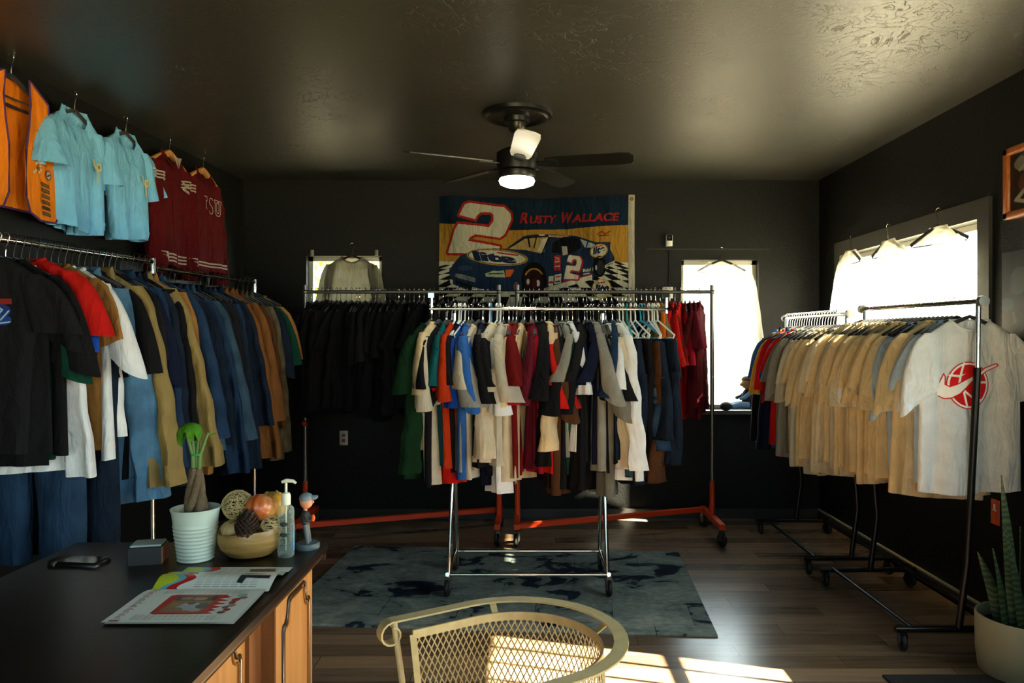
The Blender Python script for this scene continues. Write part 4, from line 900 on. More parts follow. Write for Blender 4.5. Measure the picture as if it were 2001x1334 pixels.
# --- sheer tops in the windows
SHEER = fabric('sheer_grey', '#85806f', .45, clear=.06); SHEERW = fabric('sheer_white', '#f0ecdf', .6, clear=.55)
hanger('velvet', (-1.456, YB-.055, 2.272), .0, 'black hanger hooked above the small back window', 'window hangers')
garment('long', 1, SHEER, (-1.456, YB-.055, 2.27), .03, 'sheer grey long-sleeved top hung in the small back window', scale=(.92, .8, .93))
hanger('velvet', (1.60, YB-.055, 2.236), .0, 'black hanger hooked above the tall back window', 'window hangers')
garment('long', 4, SHEERW, (1.60, YB-.055, 2.232), .02, 'thin white top hung in the tall back window, washed out by daylight', scale=(1.08, .8, 1.0))
for i, (px, d) in enumerate(((1680, 5.36), (1755, 4.81), (1855, 4.22))):
    wh = ('furthest into the corner', 'in the middle', 'nearest the camera')[i]
    hanger('velvet', (XR-.065, d, 2.236), PI/2+(-.12, .06, .3)[i], f'black hanger on the wide window casing, {wh}', 'window hangers')
    garment('tee', (1, 2, 5)[i], SHEERW, (XR-.065, d, 2.236), PI/2+(.02, .0, .03)[i], f'thin white T-shirt in the wide side window, {wh}', 'white T-shirts in the side window', scale=(.84, .6, .9))
# --- camera, cable, card, outlets, pictures
t = empty('security_camera', (P(1306, 470, YB).x, YB, P(1306, 470, YB).z)); tag(t, 'small white and black security camera on the back wall', 'security camera')
MB().rbox(-.027, .027, -.05, 0, -.05, .045, .008).build('camera_body', M_WHITEPL, t); MB().rbox(-.022, .022, -.056, -.045, -.008, .04, .006).build('camera_face', mat('gloss_black', '#080808', .15), t)
MB().tube([(0, -.058, .018), (0, -.05, .018)], .008, 12).build('lens', mat('lens_grey', '#4a4a4a', .1), t)
c_ = MB().tube([(P(1307, 486, YB).x, YB-.006, P(0, 486, YB).z), (P(1307, 0, YB).x+.004, YB-.006, 2.1), (P(1306, 0, YB).x-.004, YB-.006, 1.87)], .004, 6).build('cable', M_BLKMETAL); tag(c_, 'thin dark cable running down from the security camera', 'cable')
q = P(1304, 571, YB); c_ = MB().rbox(q.x-.046, q.x+.046, YB-.012, YB, q.z-.05, q.z+.045, .004).build('junction_box', mat('white_card', '#c9c6b6', .6)); tag(c_, 'white plate under the security camera cable', 'plate')
q = P(672, 855, YB); t = MB().rbox(q.x-.035, q.x+.035, YB-.008, YB, q.z-.06, q.z+.06, .004).build('wall_outlet', mat('outlet_white', '#b9b3a2', .5)); tag(t, 'white wall outlet low on the back wall', 'outlet')
for s_ in (-.022, .022): MB().rbox(q.x-.014, q.x+.014, YB-.011, YB-.006, q.z+s_-.013, q.z+s_+.013, .003).build('socket', mat('socket_red', '#8a3a34', .5) if s_ < 0 else mat('socket_dark', '#5a564a', .5), t)
q = (3.80, .60); t = MB().rbox(XR-.008, XR, q[0]-.035, q[0]+.035, q[1]-.065, q[1]+.065, .003).build('wall_plate', mat('plate_red', '#a5421c', .5)); tag(t, 'orange-red plate with white marks low on the right wall', 'wall plate')
MB().box(XR-.011, XR-.007, q[0]-.006, q[0]+.006, q[1]+.005, q[1]+.04).box(XR-.011, XR-.007, q[0]-.014, q[0]+.014, q[1]+.005, q[1]+.013).build('white_mark', M_WHITEPL, t, smooth=False)
def picture(y1, y0, z0, z1, wood, art, label):
    t = empty('framed_picture', (XR, (y0+y1)/2, (z0+z1)/2)); tag(t, label, 'picture'); a, b = (y1-y0)/2, (z1-z0)/2
    if wood:
        mb = MB(); f = .04; ring = [(-.02, -a, -b), (-.02, a, -b), (-.02, a, b), (-.02, -a, b)]
        for (u0, u1, v0, v1) in ((-a, -a+f, -b, b), (a-f, a, -b, b), (-a, a, -b, -b+f), (-a, a, b-f, b)): mb.rbox(v0, v1, u0, u1, 0, .028, .006, Matrix(((0, 0, -1, 0), (0, 1, 0, 0), (1, 0, 0, 0), (0, 0, 0, 1))))
        mb.build('frame', wood, t)
    link('print', art.mesh(lambda u, v: (-.012+0*u, a-(2*a)*u, b-2*b*v), 'print'), M_PRINTPAPER, t)
e = Art(0, 0, 100, 100, 120, '#231d17'); r_ = random.Random(3)
for k in range(14): e.ell(r_.uniform(5, 95), r_.uniform(5, 95), r_.uniform(4, 16), r_.uniform(4, 20), ['#4a2c1c', '#2f3a38', '#6a6a5c', '#5a2418', '#1a1a18'][k % 5])
e.line([(20, 35), (40, 20), (38, 60)], 4, '#8a8a7a'); e.line([(30, 60), (15, 75), (40, 85)], 5, '#8a8a7a')
picture(3.71, 3.15, 2.095, 2.455, mat('orange_wood_frame', '#a8602c', .35, noise=.2, nscale=30), e, 'wood-framed picture high on the right wall at the edge')
e = Art(0, 0, 100, 100, 120, '#1c1d1c')
for k in range(16): e.ell(r_.uniform(5, 95), r_.uniform(5, 95), r_.uniform(5, 14), r_.uniform(6, 20), ['#2f4450', '#6a3418', '#2a2a28', '#3f4a48', '#191818'][k % 5])
picture(3.735, 3.2, 1.50, 1.935, None, e, 'unframed dark poster on the right wall below the wood-framed picture')
# --- doll on the sill of the tall window
t = empty('stuffed_doll', (1.815, YB-.07, WIN_BR[2]), .0); tag(t, 'small stuffed doll sitting on the tall window sill', 'doll')
sk = mat('doll_skin', '#9a7450', .8); cl = mat('doll_dark', '#17161a', .9); bl = mat('doll_blue', '#5a7a94', .8); br_ = mat('doll_shoe', '#5a4a30', .8)
MB().ball((0, 0, .10), .055, .05, .085).build('torso', cl, t); MB().ball((-.01, -.005, .225), .048, .045, .05).ball((-.052, -.01, .215), .02, .018, .016).build('head', sk, t); MB().ball((-.005, 0, .255), .05, .048, .03).build('hair', mat('doll_hair', '#4a3f2a', .9), t)
for s_, yy in ((0, -.045), (1, .03)):
    MB().tube([(-.01, yy, .045), (-.09, yy-.02*s_-.01, .05), (-.15, yy-.015, .035)], .03, 10, scale=[1, .9, .8]).build('leg', bl, t); MB().ball((-.20+.02*s_, yy-.02, .038), .05, .028, .034).build('shoe', br_ if s_ else cl, t)
    MB().tube([(0, yy*1.3, .15), (-.05, yy*1.6, .11), (-.09, yy*1.4, .10)], .018, 8, scale=[1, .9, .7]).build('arm', bl if not s_ else cl, t)
MB().rbox(.005, .075, -.075, -.045, .19, .265, .006).build('paper_tag', mat('tan_card', '#8a7a58', .8), t)
# --- ceiling fan with lamp
t = empty('ceiling_fan', (-.066, 4.3, ZC)); tag(t, 'black five-bladed ceiling fan with a lit round lamp', 'ceiling fan')
M_FAN = mat('fan_black', '#111210', .35, .3); MB().lathe([(.03, -.06), (.075, -.055), (.08, -.03), (.14, -.026), (.15, -.034), (.175, -.034), (.185, -.022), (.205, -.02), (.208, 0)], n=48).build('ceiling_medallion', M_FAN, t)
MB().lathe([(.03, -.115), (.048, -.10), (.052, -.05), (.03, -.045)], n=24).build('canopy', mat('fan_bronze', '#2b2820', .3, .6), t); MB().tube([(0, 0, -.1), (0, 0, -.22)], .014, 12).build('downrod', M_FAN, t)
MB().lathe([(.06, -.345), (.115, -.335), (.12, -.30), (.12, -.235), (.09, -.215), (.03, -.205)], n=36).build('motor_housing', M_FAN, t)
MB().lathe([(.10, -.385), (.108, -.37), (.108, -.345), (.06, -.34)], n=36).build('light_kit', M_FAN, t)
lamp = mat('lamp_glow', (1, .97, .78), .5, emit=16); MB().lathe([(.02, -.43), (.07, -.427), (.098, -.415), (.106, -.395), (.1, -.382)], n=36).build('lamp_shade', lamp, t)
M_BLADE = mat('fan_blade', '#12120f', .3); M_BLADE_REFL = mat('fan_blade_painted_reflection', '#dfe6da', .3)  # second colour paints a bright reflection onto the blade nearest the camera
for k in range(5):
    a = math.radians(-84+72*k); Mx = rotm((0, 0, -.298), a) @ Matrix.Rotation(math.radians(-13), 4, 'X')
    mb = MB(); out_ = [(.17, -.05), (.24, -.062), (.60, -.068), (.66, -.06), (.68, -.03), (.68, .03), (.66, .06), (.60, .068), (.24, .062), (.17, .05)]
    mb.prism(out_, .007, Mx); b_ = mb.build('fan_blade', M_BLADE_REFL if k == 0 else M_BLADE, t, smooth=False); tag(b_, 'blade with a bright reflection painted in' if k == 0 else None)
    mb = MB(); mb.prism([(.09, -.018), (.2, -.035), (.24, -.02), (.24, .02), (.2, .035), (.09, .018)], .006, Mx @ Matrix.Translation((0, 0, -.006))); mb.build('blade_arm', M_FAN, b_, smooth=False)
ld = bpy.data.lights.new('fan_lamp', 'AREA'); ld.shape = 'DISK'; ld.size = .18; ld.energy = 5; ld.color = (1, .95, .8); lo = bpy.data.objects.new('fan_lamp', ld); COL.objects.link(lo); lo.location = (-.066, 4.3, ZC-.436)
# ================================================================== desk and what stands on it
def wood(name, c1, c2, rough, axis=(1, 12, 1), scale=2.2, coat=0):
    m, t, p, o = newmat(name); tcn = nn(t, 'ShaderNodeTexCoord'); mp = nn(t, 'ShaderNodeMapping'); mp.inputs['Scale'].default_value = axis
    n = nn(t, 'ShaderNodeTexNoise'); n.inputs['Scale'].default_value = scale; n.inputs['Detail'].default_value = 7; n.inputs['Distortion'].default_value = .6
    cr = nn(t, 'ShaderNodeValToRGB'); e = cr.color_ramp.elements; e[0].position = .3; e[1].position = .72; e[0].color = rgba(c1); e[1].color = rgba(c2)
    t.links.new(tcn.outputs['Object'], mp.inputs[0]); t.links.new(mp.outputs[0], n.inputs['Vector']); t.links.new(n.outputs[0], cr.inputs[0]); t.links.new(cr.outputs[0], p.inputs['Base Color'])
    p.inputs['Roughness'].default_value = rough; p.inputs['Coat Weight'].default_value = coat; p.inputs['Coat Roughness'].default_value = .2; return m
W_TOP = wood('dark_desk_top', '#0b0806', '#17100b', .3, (12, 1, 1)); W_TOP.node_tree.nodes['Principled BSDF'].inputs['Specular IOR Level'].default_value = .22; W_PAN = wood('warm_desk_panel', '#a06c34', '#bd8a4c', .42, (10, 10, 1)); W_BODY = wood('brown_desk_body', '#5a3416', '#784a22', .4, (10, 10, 1)); W_MOLD = wood('dark_molding', '#20130a', '#3a2412', .3)
DZ = .76; DX0, DX1, DY0, DY1 = -1.64, -.728, .92, 2.665
t = empty('desk', (0, 0, 0)); tag(t, 'large dark-topped wooden desk with warm panelled side', 'desk')
MB().rbox(DX0, DX1, DY0, DY1, DZ-.026, DZ, .006).build('desk_top', W_TOP, t, smooth=False)
mb = MB()
prof = [(0, 0), (.0, -.012), (-.008, -.018), (-.010, -.028), (-.02, -.032), (-.04, -.03), (-.04, 0)]
xa, xb, ya, yb = DX0+.01, DX1-.004, DY0+.01, DY1-.004; z = DZ-.024
ring = [(xa, ya, z), (xb, ya, z), (xb, yb, z), (xa, yb, z)]
mb.sweep([(xb-.02, ya, z), (xb-.02, yb, z)], [(.02+a, b) for a, b in prof], up=(0, 0, 1)); mb.build('edge_molding', W_MOLD, t)
mb = MB(); mb.sweep([(xb, yb-.02, z), (xa, yb-.02, z)], [(.02+a, b) for a, b in prof], up=(0, 0, 1)); mb.build('edge_molding', W_MOLD, t)
XS, XC = DX1-.045, DX1-.10
MB().box(DX0+.05, XS, 2.245, DY1-.045, .04, DZ-.026).build('pedestal', W_PAN, t, smooth=False); MB().box(DX0+.05, XS, DY0+.04, 1.34, .04, DZ-.026).build('pedestal', W_PAN, t, smooth=False)
MB().box(XC-.02, XC, 1.34, 2.245, .04, DZ-.026).build('modesty_panel', W_PAN, t, smooth=False)
MB().box(XC, XS-.002, 2.237, 2.2449, .04, DZ-.03).build('pedestal_side', W_BODY, t, smooth=False)
MB().box(XC, XC+.012, 2.14, 2.24, .05, DZ-.03).build('panel_stile', W_BODY, t, smooth=False)
MB().box(DX0+.06, XC, DY0+.05, DY1-.06, 0, .05).build('plinth', W_MOLD, t, smooth=False)
def molding(x, y0, y1, z0, z1):
    r = .055
    pts = [(x, y0, z0), (x, y1, z0), (x, y1, z1-r*1.5)]+[(x, y1-.012-r+ .0+r*math.cos(a), z1-.0-r*1.3+r*1.2*(1-math.sin(a))*0+ -r*.15+0*a) for a in ()]
    sc = [(x, y1, z1-.085), (x, y1-.006, z1-.072), (x, y1-.022, z1-.072), (x, y1-.036, z1-.06), (x, y1-.045, z1-.035), (x, y1-.05, z1-.008), (x, y1-.062, z1)]
    sc2 = [(x, y0+(y1-q[1]), q[2]) for q in reversed(sc)]
    pts = [(x, y0, z0), (x, y1, z0)]+sc+sc2
    MB().tube(pts, .006, 8, closed=True, up=(1, 0, 0.01)).build('panel_molding', W_MOLD, t)
    MB().tube([(x+.002, q[1]+(0.013 if q[1] < (y0+y1)/2 else -.013), q[2]+(.013 if q[2] < .3 else -.013)) for q in pts], .003, 6, closed=True, up=(1, 0, .01)).build('panel_bead', wood('bead_gold', '#7a4e1e', '#94642c', .3) if 'bead_gold' not in bpy.data.materials else bpy.data.materials['bead_gold'], t)
molding(XS+.002, 2.30, 2.575, .12, .665); molding(XC+.002, 1.42, 2.10, .12, .665); molding(XS+.002, 1.0, 1.28, .12, .665)
# --- magazine
t = empty('magazine', (-.93, 2.12, DZ)); tag(t, 'open magazine with colourful pages lying on the dark desk', 'magazine')
def shear(x, y): return x+.0*y
e = Art(0, 0, 340, 250, 340, '#c8ccc2')        # near page: x to the right, y from the spine towards the camera
for i in range(24):
    y_ = 14+i*9.6
    for (a, b) in ((62, 86), (92, 116), (262, 300)):
        if y_ < 60 or y_ > 195 or a > 250: e.line([(a, y_), (b, y_)], 2.2, '#8a8f88')
for i in range(14): 
    for y_ in (16, 24, 32, 40, 48, 205, 213, 221, 229): e.line([(64+i*16, y_), (64+i*16+11, y_)], 2.4, '#8d918b')
for i in range(25):
    y_ = 22+i*8.3; wd = [16, 11, 18, 9, 14][i % 5]; e.line([(20, y_), (20+wd, y_)], 3.4 if i % 3 else 5, '#6a2a2c')
e.poly([(16, 8), (40, 8), (38, 16), (18, 16)], '#7a2a2c'); e.poly([(16, 232), (42, 232), (40, 244), (14, 244)], '#7a2a2c')
drip = [(255, 70)]+[(255+(18 if k % 2 else -12)*(1 if k < 8 else .6), 70+k*11) for k in range(1, 12)]+[(240, 195)]
e.poly([(110, 62), (255, 62)]+drip+[(110, 198), (96, 190), (96, 70)], '#a8221f')
e.poly([(122, 74), (236, 74), (226, 184), (112, 184)], '#7a6038'); e.poly([(122, 74), (236, 74), (233, 105), (121, 105)], '#4a3a34')
for q in ((150, 90, 18, 9, '#8a6a58'), (190, 92, 20, 10, '#9a7a6c'), (220, 95, 14, 9, '#3a302c'), (135, 130, 14, 12, '#8a6a3c'), (180, 135, 26, 16, '#a8a8a4'), (180, 150, 34, 20, '#8f949a'), (215, 140, 18, 18, '#4a4a50'), (150, 165, 22, 14, '#7a5a50'), (205, 168, 16, 10, '#9a8a84'), (178, 122, 12, 10, '#5a4438')): e.ell(q[0], q[1], q[2], q[3], q[4])
for q in ((296, 66, 14, 14, '#7aa2ac'), (306, 84, 12, 10, '#8a6a5a'), (290, 98, 12, 12, '#a03a2a'), (288, 118, 10, 9, '#7a3a3a'), (294, 136, 12, 11, '#9a7a70'), (282, 150, 9, 9, '#5a5a5c'), (292, 166, 10, 10, '#8a2f2c'), (284, 184, 11, 8, '#6a2a34')): e.ell(*q[:4], q[4])
def near_pg(u, v): return -.17+u*.338-.004*v, .012-v*.243, .004+.013*(1-v)**1.5*(1-(1-v)**8)+.0035
link('page', e.mesh(near_pg, 'page'), M_PRINTPAPER, t)
def far_page(zoff, ln, x0):
    e = Art(0, 0, 340, 220, 340, '#c8ccc2'); wv = lambda b, k: [(b+15*math.sin(i/4*2.2+k)+8*math.sin(i*.9+k), i*11) for i in range(21)]
    w1, w2, w3 = wv(92, .4), wv(62, .2), wv(42, 0)
    for w_, c in ((w1, '#a8221f'), (w2, '#5aa2ac'), (w3, '#a8b82a')): e.poly([(0, 0)]+w_+[(0, 220)], c)
    for i in range(7):
        for k in range(20):
            if 118+i*27 < 320: e.line([(118+i*27, 14+k*10), (118+i*27+20, 14+k*10)], 2.4, '#868b86')
    e.poly([(210, 20), (290, 14), (300, 60), (270, 66), (268, 90), (222, 92)], '#20282c'); e.poly([(240, 130), (330, 140), (330, 165), (262, 160), (256, 190), (238, 186)], '#20282c')
    return link('page', e.mesh(lambda u, v: (x0+u*.338, .014+(1-v)*ln, zoff+.003+.028*np.sin(np.clip((1-v)*1.25, 0, 1)*PI)**1.2*(1-.4*(1-v))), 'page'), M_PRINTPAPER, t)
far_page(.004, .165, -.168); far_page(.0, .225, -.165)
mb = MB(); mb.grid(4, 12, lambda u, v: (-.168+u*.336, .012-v*.24, .002+.008*(1-v)**2)); mb.build('page_block', mat('paper_edge', '#b9bdb4', .7), t)
# --- plant pot with braided tree
t = empty('potted_tree', (-1.115, 2.455, DZ)); tag(t, 'small braided money tree in a ribbed white pot on the desk', 'potted plant')
prof = [(.054, 0)]
for k in range(26):
    z_ = .004+k*.0062; r_ = .055+.021*(z_/.17); prof.append((r_+(.003 if (k % 2 == 0 and z_ < .125) else 0), z_))
prof += [(.078, .168), (.0795, .172), (.0775, .174), (.074, .17), (.07, .14)]; MB().lathe(prof, n=44).build('pot', mat('pot_glaze', '#b9c6b8', .3), t)
MB().lathe([(.01, .139), (.072, .14), (.071, .146), (.01, .152)], n=24).build('soil', mat('soil', '#1c140e', .95, bump=.8, bscale=150), t)
TRK = mat('braid_bark', '#5a4a34', .8, noise=.25, nscale=60, bump=.5, bscale=200); GRN = mat('stem_green', '#4c6a2c', .5)
for k in range(5):
    a0 = k*2*PI/5; pts = [(.03*(1-.62*s_)*math.cos(a0+s_*2.2)-.0, .03*(1-.62*s_)*math.sin(a0+s_*2.2), .13+.175*s_) for s_ in np.linspace(0, 1, 10)]
    MB().tube(pts, .0145, 9, scale=[1.1, 1.1, 1.05, 1, .95, .9, .85, .8, .72, .62]).build('braided_trunk', TRK, t)
for i, (dx, dy, h) in enumerate(((-.012, 0, .435), (.010, .004, .44), (.034, 0, .425), (.0, .012, .40), (-.022, -.006, .42))):
    MB().tube([(dx*.3, dy*.3, .29), (dx*.42, dy*.42, .35), (dx, dy, h-.02), (dx*1.25, dy*1.2, h)], .0065, 8, scale=[1.3, 1.1, .8, .7]).build('stem', GRN, t)
MB().tube(arc((.002, 0, .351), .0150, 0, 2*PI, 16)[:-1], .003, 6, closed=True, up=(0, 0, 1)).build('green_tie', mat('tie_green', '#1f9a4a', .3), t)
LEAF = fabric('leaf', '#4f8a24', .35, noise=.2, nscale=25)
def leaf(mb, base, az, droop, ln, wd):
    for s_ in (1,):
        pts = []
        for i in range(7):
            q = i/6; pts.append((base[0]+math.cos(az)*ln*q*math.cos(droop*q), base[1]+math.sin(az)*ln*q*math.cos(droop*q), base[2]+ln*(.25*q-math.sin(max(droop, 0)*q)*q)))
        vs = []; 
        for i, p in enumerate(pts):
            w_ = wd*math.sin(PI*min(1, .08+.92*i/6))**.8*(1 if i < 6 else .05); nx, ny = -math.sin(az)*w_, math.cos(az)*w_
            vs += [(p[0]+nx, p[1]+ny, p[2]-.003), (p[0], p[1], p[2]+.002), (p[0]-nx, p[1]-ny, p[2]-.003)]
        mb.add(vs, [f for i in range(6) for f in ((i*3, i*3+1, i*3+4, i*3+3), (i*3+1, i*3+2, i*3+5, i*3+4))])
for (bx, by, bz, azs, ln) in ((-.018, 0, .452, [3.4, 4.3, 5.2, 5.9, 2.6], .085), (-.034, .005, .42, [2.8, 3.6, 4.5], .06), (-.006, -.01, .458, [4.0, 4.9, 5.6], .075)):
    for az in azs:
        mb = MB(); leaf(mb, (bx, by, bz), az, 1.15, ln, .0145); mb.build('leaf', LEAF, t)
mb = MB(); leaf(mb, (.042, 0, .415), .3, -.6, .03, .004); mb.build('leaf', LEAF, t)
# --- wooden bowl and its filling
BX, BY = -.948, 2.50
t = MB(); n = 40
def bowl(u, v):
    a = 2*PI*u; k = 1+.03*math.sin(2*a+.6); rim = .088+.008*math.sin(2*a+2.3)+.005*math.sin(3*a)
    prof_ = [(.04, .0), (.07, .006), (.094, .03), (.104, .06), (.104, .082), (.100, .094), (.096, .09), (.092, .06), (.07, .022), (.02, .014)]
    x = v*(len(prof_)-1); i = min(int(x), len(prof_)-2); f = x-i; r_ = lerp(prof_[i][0], prof_[i+1][0], f); z_ = lerp(prof_[i][1], prof_[i+1][1], f)
    return (r_*k*math.cos(a), r_*.92*k*math.sin(a), z_*(rim/.088 if z_ > .03 else 1))
t.grid(n, 28, bowl, True); t.add([(.04*math.cos(2*PI*i/20), .037*math.sin(2*PI*i/20), 0) for i in range(20)], [tuple(range(19, -1, -1))])
bw = t.build('bowl', wood('bowl_wood', '#7a5a2c', '#a8854a', .45, (2, 2, 9), 6), None, (BX, BY, DZ)); tag(bw, 'carved wooden bowl of autumn decorations on the desk', 'bowl')
def twig_ball(loc, r, n, th, seed, label, col, ca='#b8a878'):
    q = np.random.default_rng(seed); mb = MB()
    for i in range(n):
        A_ = Matrix.Rotation(q.uniform(0, 6.3), 3, Vector(q.normal(size=3))); rr_ = r*q.uniform(.9, 1.0); off = r*q.uniform(-.45, .45); r2 = math.sqrt(max(rr_**2-off**2, 0))
        mb.tube([A_ @ Vector((r2*math.cos(a), r2*math.sin(a), off+.004*math.sin(3*a))) for a in np.linspace(0, 2*PI, 23)[:-1]], th, 4, closed=True, up=A_ @ Vector((0, 0, 1)))
    o = mb.build('twig_ball', mat(col, ca, .75), None, loc); tag(o, label, 'decoration'); return o
twig_ball((BX-.048, BY+.012, DZ+.168), .052, 42, .0008, 4, 'large pale twig ball at the left of the wooden bowl', 'pale_twig')
twig_ball((BX+.076, BY-.022, DZ+.112), .03, 24, .0008, 9, 'small twig ball beside the pine cone in the bowl', 'pale_twig')
def pumpkin(loc, r, squash, ribs, m, label, name='pumpkin', rx=.4):
    o = MB().ball((0, 0, 0), r, r, r*squash, 48, 16, lambda a, ph: 1-.075*abs(math.sin(a*ribs/2))**.6*math.sin(ph)-.12*(1-math.sin(ph))**3).build(name, m, None, loc, (rx, .1, 0)); tag(o, label, 'pumpkin')
    MB().tube([(0, 0, r*squash*.8), (.004, 0, r*squash*1.05), (.012, 0, r*squash*1.2)], .006, 7, scale=[1.3, .9, .8]).build('stalk', mat('stalk', '#6a5a30', .8), o); return o
def pumpkin_mat():
    m, t_, p, o = newmat('pumpkin_skin'); tcn = nn(t_, 'ShaderNodeTexCoord'); w_ = nn(t_, 'ShaderNodeTexNoise'); w_.inputs['Scale'].default_value = 30; mp = nn(t_, 'ShaderNodeMapping'); mp.inputs['Scale'].default_value = (1, 1, .15)
    cr = nn(t_, 'ShaderNodeValToRGB'); e_ = cr.color_ramp.elements; e_[0].position = .4; e_[1].position = .65; e_[0].color = rgba('#a8481a'); e_[1].color = rgba('#c98a4a')
    t_.links.new(tcn.outputs['Object'], mp.inputs[0]); t_.links.new(mp.outputs[0], w_.inputs['Vector']); t_.links.new(w_.outputs[0], cr.inputs[0]); t_.links.new(cr.outputs[0], p.inputs['Base Color']); p.inputs['Roughness'].default_value = .35; return m
pumpkin((BX+.034, BY+.0, DZ+.162), .054, .88, 11, pumpkin_mat(), 'small striped orange pumpkin on top of the bowl', rx=-.5)
pumpkin((BX+.062, BY+.055, DZ+.160), .05, .95, 8, mat('gourd_yellow', '#c08a30', .4, noise=.15), 'yellow gourd behind the orange pumpkin in the bowl', 'gourd')
pumpkin((BX-.055, BY-.03, DZ+.095), .034, .95, 9, mat('gourd_pale', '#a08a5c', .5, noise=.15), 'pale gourd at the left front of the bowl', 'gourd')
pc = MB(); 
for k in range(13):
    ph = (k+.5)/13; zc = -.042+.088*ph; rr_ = .037*math.sin(PI*min(1, .16+.80*ph))**.7; nn_ = max(5, int(13*rr_/.037))
    for j in range(nn_):
        a = 2*PI*(j+.5*(k % 2))/nn_; c_, s_ = math.cos(a), math.sin(a); w_ = rr_*PI/nn_*.95; T_ = (-s_, c_)
        P0, P1 = (c_*rr_*.35, s_*rr_*.35, zc), (c_*rr_*1.05, s_*rr_*1.05, zc+.007)
        pc.add([(P0[0], P0[1], zc), (P1[0]*.9+T_[0]*w_, P1[1]*.9+T_[1]*w_, P1[2]-.002), (P1[0]*1.08, P1[1]*1.08, P1[2]+.004), (P1[0]*.9-T_[0]*w_, P1[1]*.9-T_[1]*w_, P1[2]-.002), (P1[0]*.9, P1[1]*.9, P1[2]-.007)], [(0, 1, 2), (0, 2, 3), (1, 4, 2), (4, 3, 2), (0, 4, 1), (0, 3, 4)])
pc.ball((0, 0, 0), .02, .02, .04)
o = pc.build('pine_cone', mat('pine_cone', '#2a1a12', .55), None, (BX+.012, BY-.066, DZ+.118), (-.25, .12, 0), smooth=False); tag(o, 'dark brown pine cone at the front of the bowl', 'pine cone')
# --- hand sanitiser
def clear_mat():
    m, t_, p, o = newmat('clear_plastic'); tp = nn(t_, 'ShaderNodeBsdfTransparent'); tp.inputs[0].default_value = (.93, .97, .94, 1); ms = nn(t_, 'ShaderNodeMixShader'); lw = nn(t_, 'ShaderNodeLayerWeight'); lw.inputs[0].default_value = .35
    mr_ = nn(t_, 'ShaderNodeMapRange'); mr_.inputs[3].default_value = .14; mr_.inputs[4].default_value = .75; t_.links.new(lw.outputs['Facing'], mr_.inputs[0]); t_.links.new(mr_.outputs[0], ms.inputs[0])
    p.inputs['Base Color'].default_value = rgba('#b4c4b8'); p.inputs['Roughness'].default_value = .06; t_.links.new(tp.outputs[0], ms.inputs[1]); t_.links.new(p.outputs[0], ms.inputs[2]); t_.links.new(ms.outputs[0], o.inputs[0]); return m
t = empty('pump_bottle', (-.823, 2.488, DZ)); tag(t, 'clear pump bottle of hand sanitiser on the desk', 'bottle')
CLR = clear_mat(); GEL = mat('gel', '#c4d2c8', .1, trans=1, ior=1.33)
MB().lathe([(.024, 0), (.027, .004), (.0275, .02), (.0275, .15), (.025, .165), (.013, .178), (.012, .186)], n=28).build('bottle_body', CLR, t); MB().lathe([(.012, .174), (.0155, .176), (.0155, .205), (.013, .215), (.006, .217)], n=24).build('pump_collar', mat('pump_white', '#d9ddc8', .35), t)
PW = mat('pump_white', '#d9ddc8', .35); MB().tube([(0, 0, .215), (0, 0, .25)], .0045, 10).build('pump_stem', PW, t); MB().tube([(-.014, -.0, .252), (0, 0, .257), (.025, 0, .255), (.034, 0, .248)], .0062, 10, scale=[.8, 1.1, .9, .7]).build('nozzle', PW, t); MB().tube([(0, 0, .02), (0, 0, .18)], .003, 8).build('dip_tube', PW, t)
e = Art(0, 0, 100, 220, 60)
for k, y_ in enumerate(range(20, 190, 16)):
    for x_ in range(14 + (k % 3)*4, 84, 9):
        if (x_*7+y_*3) % 5 < 3: e.line([(x_, y_), (x_+5, y_)], 4, '#24302c')
for y_ in (60, 120): e.ell(50, y_, 22, 14, '#2f3a38'); 
link('label_print', e.mesh(lambda u, v: (.0282*np.sin((u-.5)*2.3), -.0282*np.cos((u-.5)*2.3), .15-v*.13), 'label_print'), M_PRINTINK, t)
MB().box(.0235, .026, -.012, .012, .02, .11).build('blue_label_edge', mat('label_blue', '#2a6a94', .5), t, smooth=False)
# --- figurine
t = empty('figurine', (-.779, 2.585, DZ)); tag(t, 'small standing figurine in a grey cap on a round base', 'figurine')
MB().lathe([(.04, 0), (.042, .004), (.042, .016), (.039, .02)], n=32).build('base', mat('figurine_base', '#4a5a60', .5), t)
fd = mat('figurine_dark', '#24282c', .6); fg = mat('figurine_grey', '#5a6264', .6); fs_ = mat('figurine_skin', '#c98a6a', .5)
for s_ in (-1, 1): MB().tube([(.004, s_*.011, .02), (.0, s_*.01, .05), (-.006, s_*.008, .085)], .009, 8, scale=[.8, .9, 1.1]).build('trouser_leg', fg, t)
MB().ball((-.008, 0, .105), .016, .02, .03).build('torso', fd, t); MB().tube([(-.006, -.018, .122), (.006, -.022, .10), (.018, -.016, .10)], .006, 8).build('arm', fd, t); MB().tube([(-.006, .018, .122), (.004, .022, .10), (.016, .014, .104)], .006, 8).build('arm', fd, t)
MB().ball((.022, -.008, .108), .007, .007, .013).build('glove', mat('figurine_orange', '#d85a24', .5), t); MB().tube([(-.008, 0, .13), (-.006, 0, .145)], .007, 8).build('neck', fs_, t)
h_ = MB().ball((-.004, 0, .165), .0235, .021, .026).ball((.0185, 0, .163), .005, .004, .005).build('head', fs_, t); MB().ball((-.005, 0, .176), .0245, .0225, .02).tube([(.012, 0, .178), (.026, 0, .179), (.035, 0, .183)], .010, 8, scale=[1, .85, .5]).build('cap', mat('figurine_cap', '#6a7a84', .6), t)
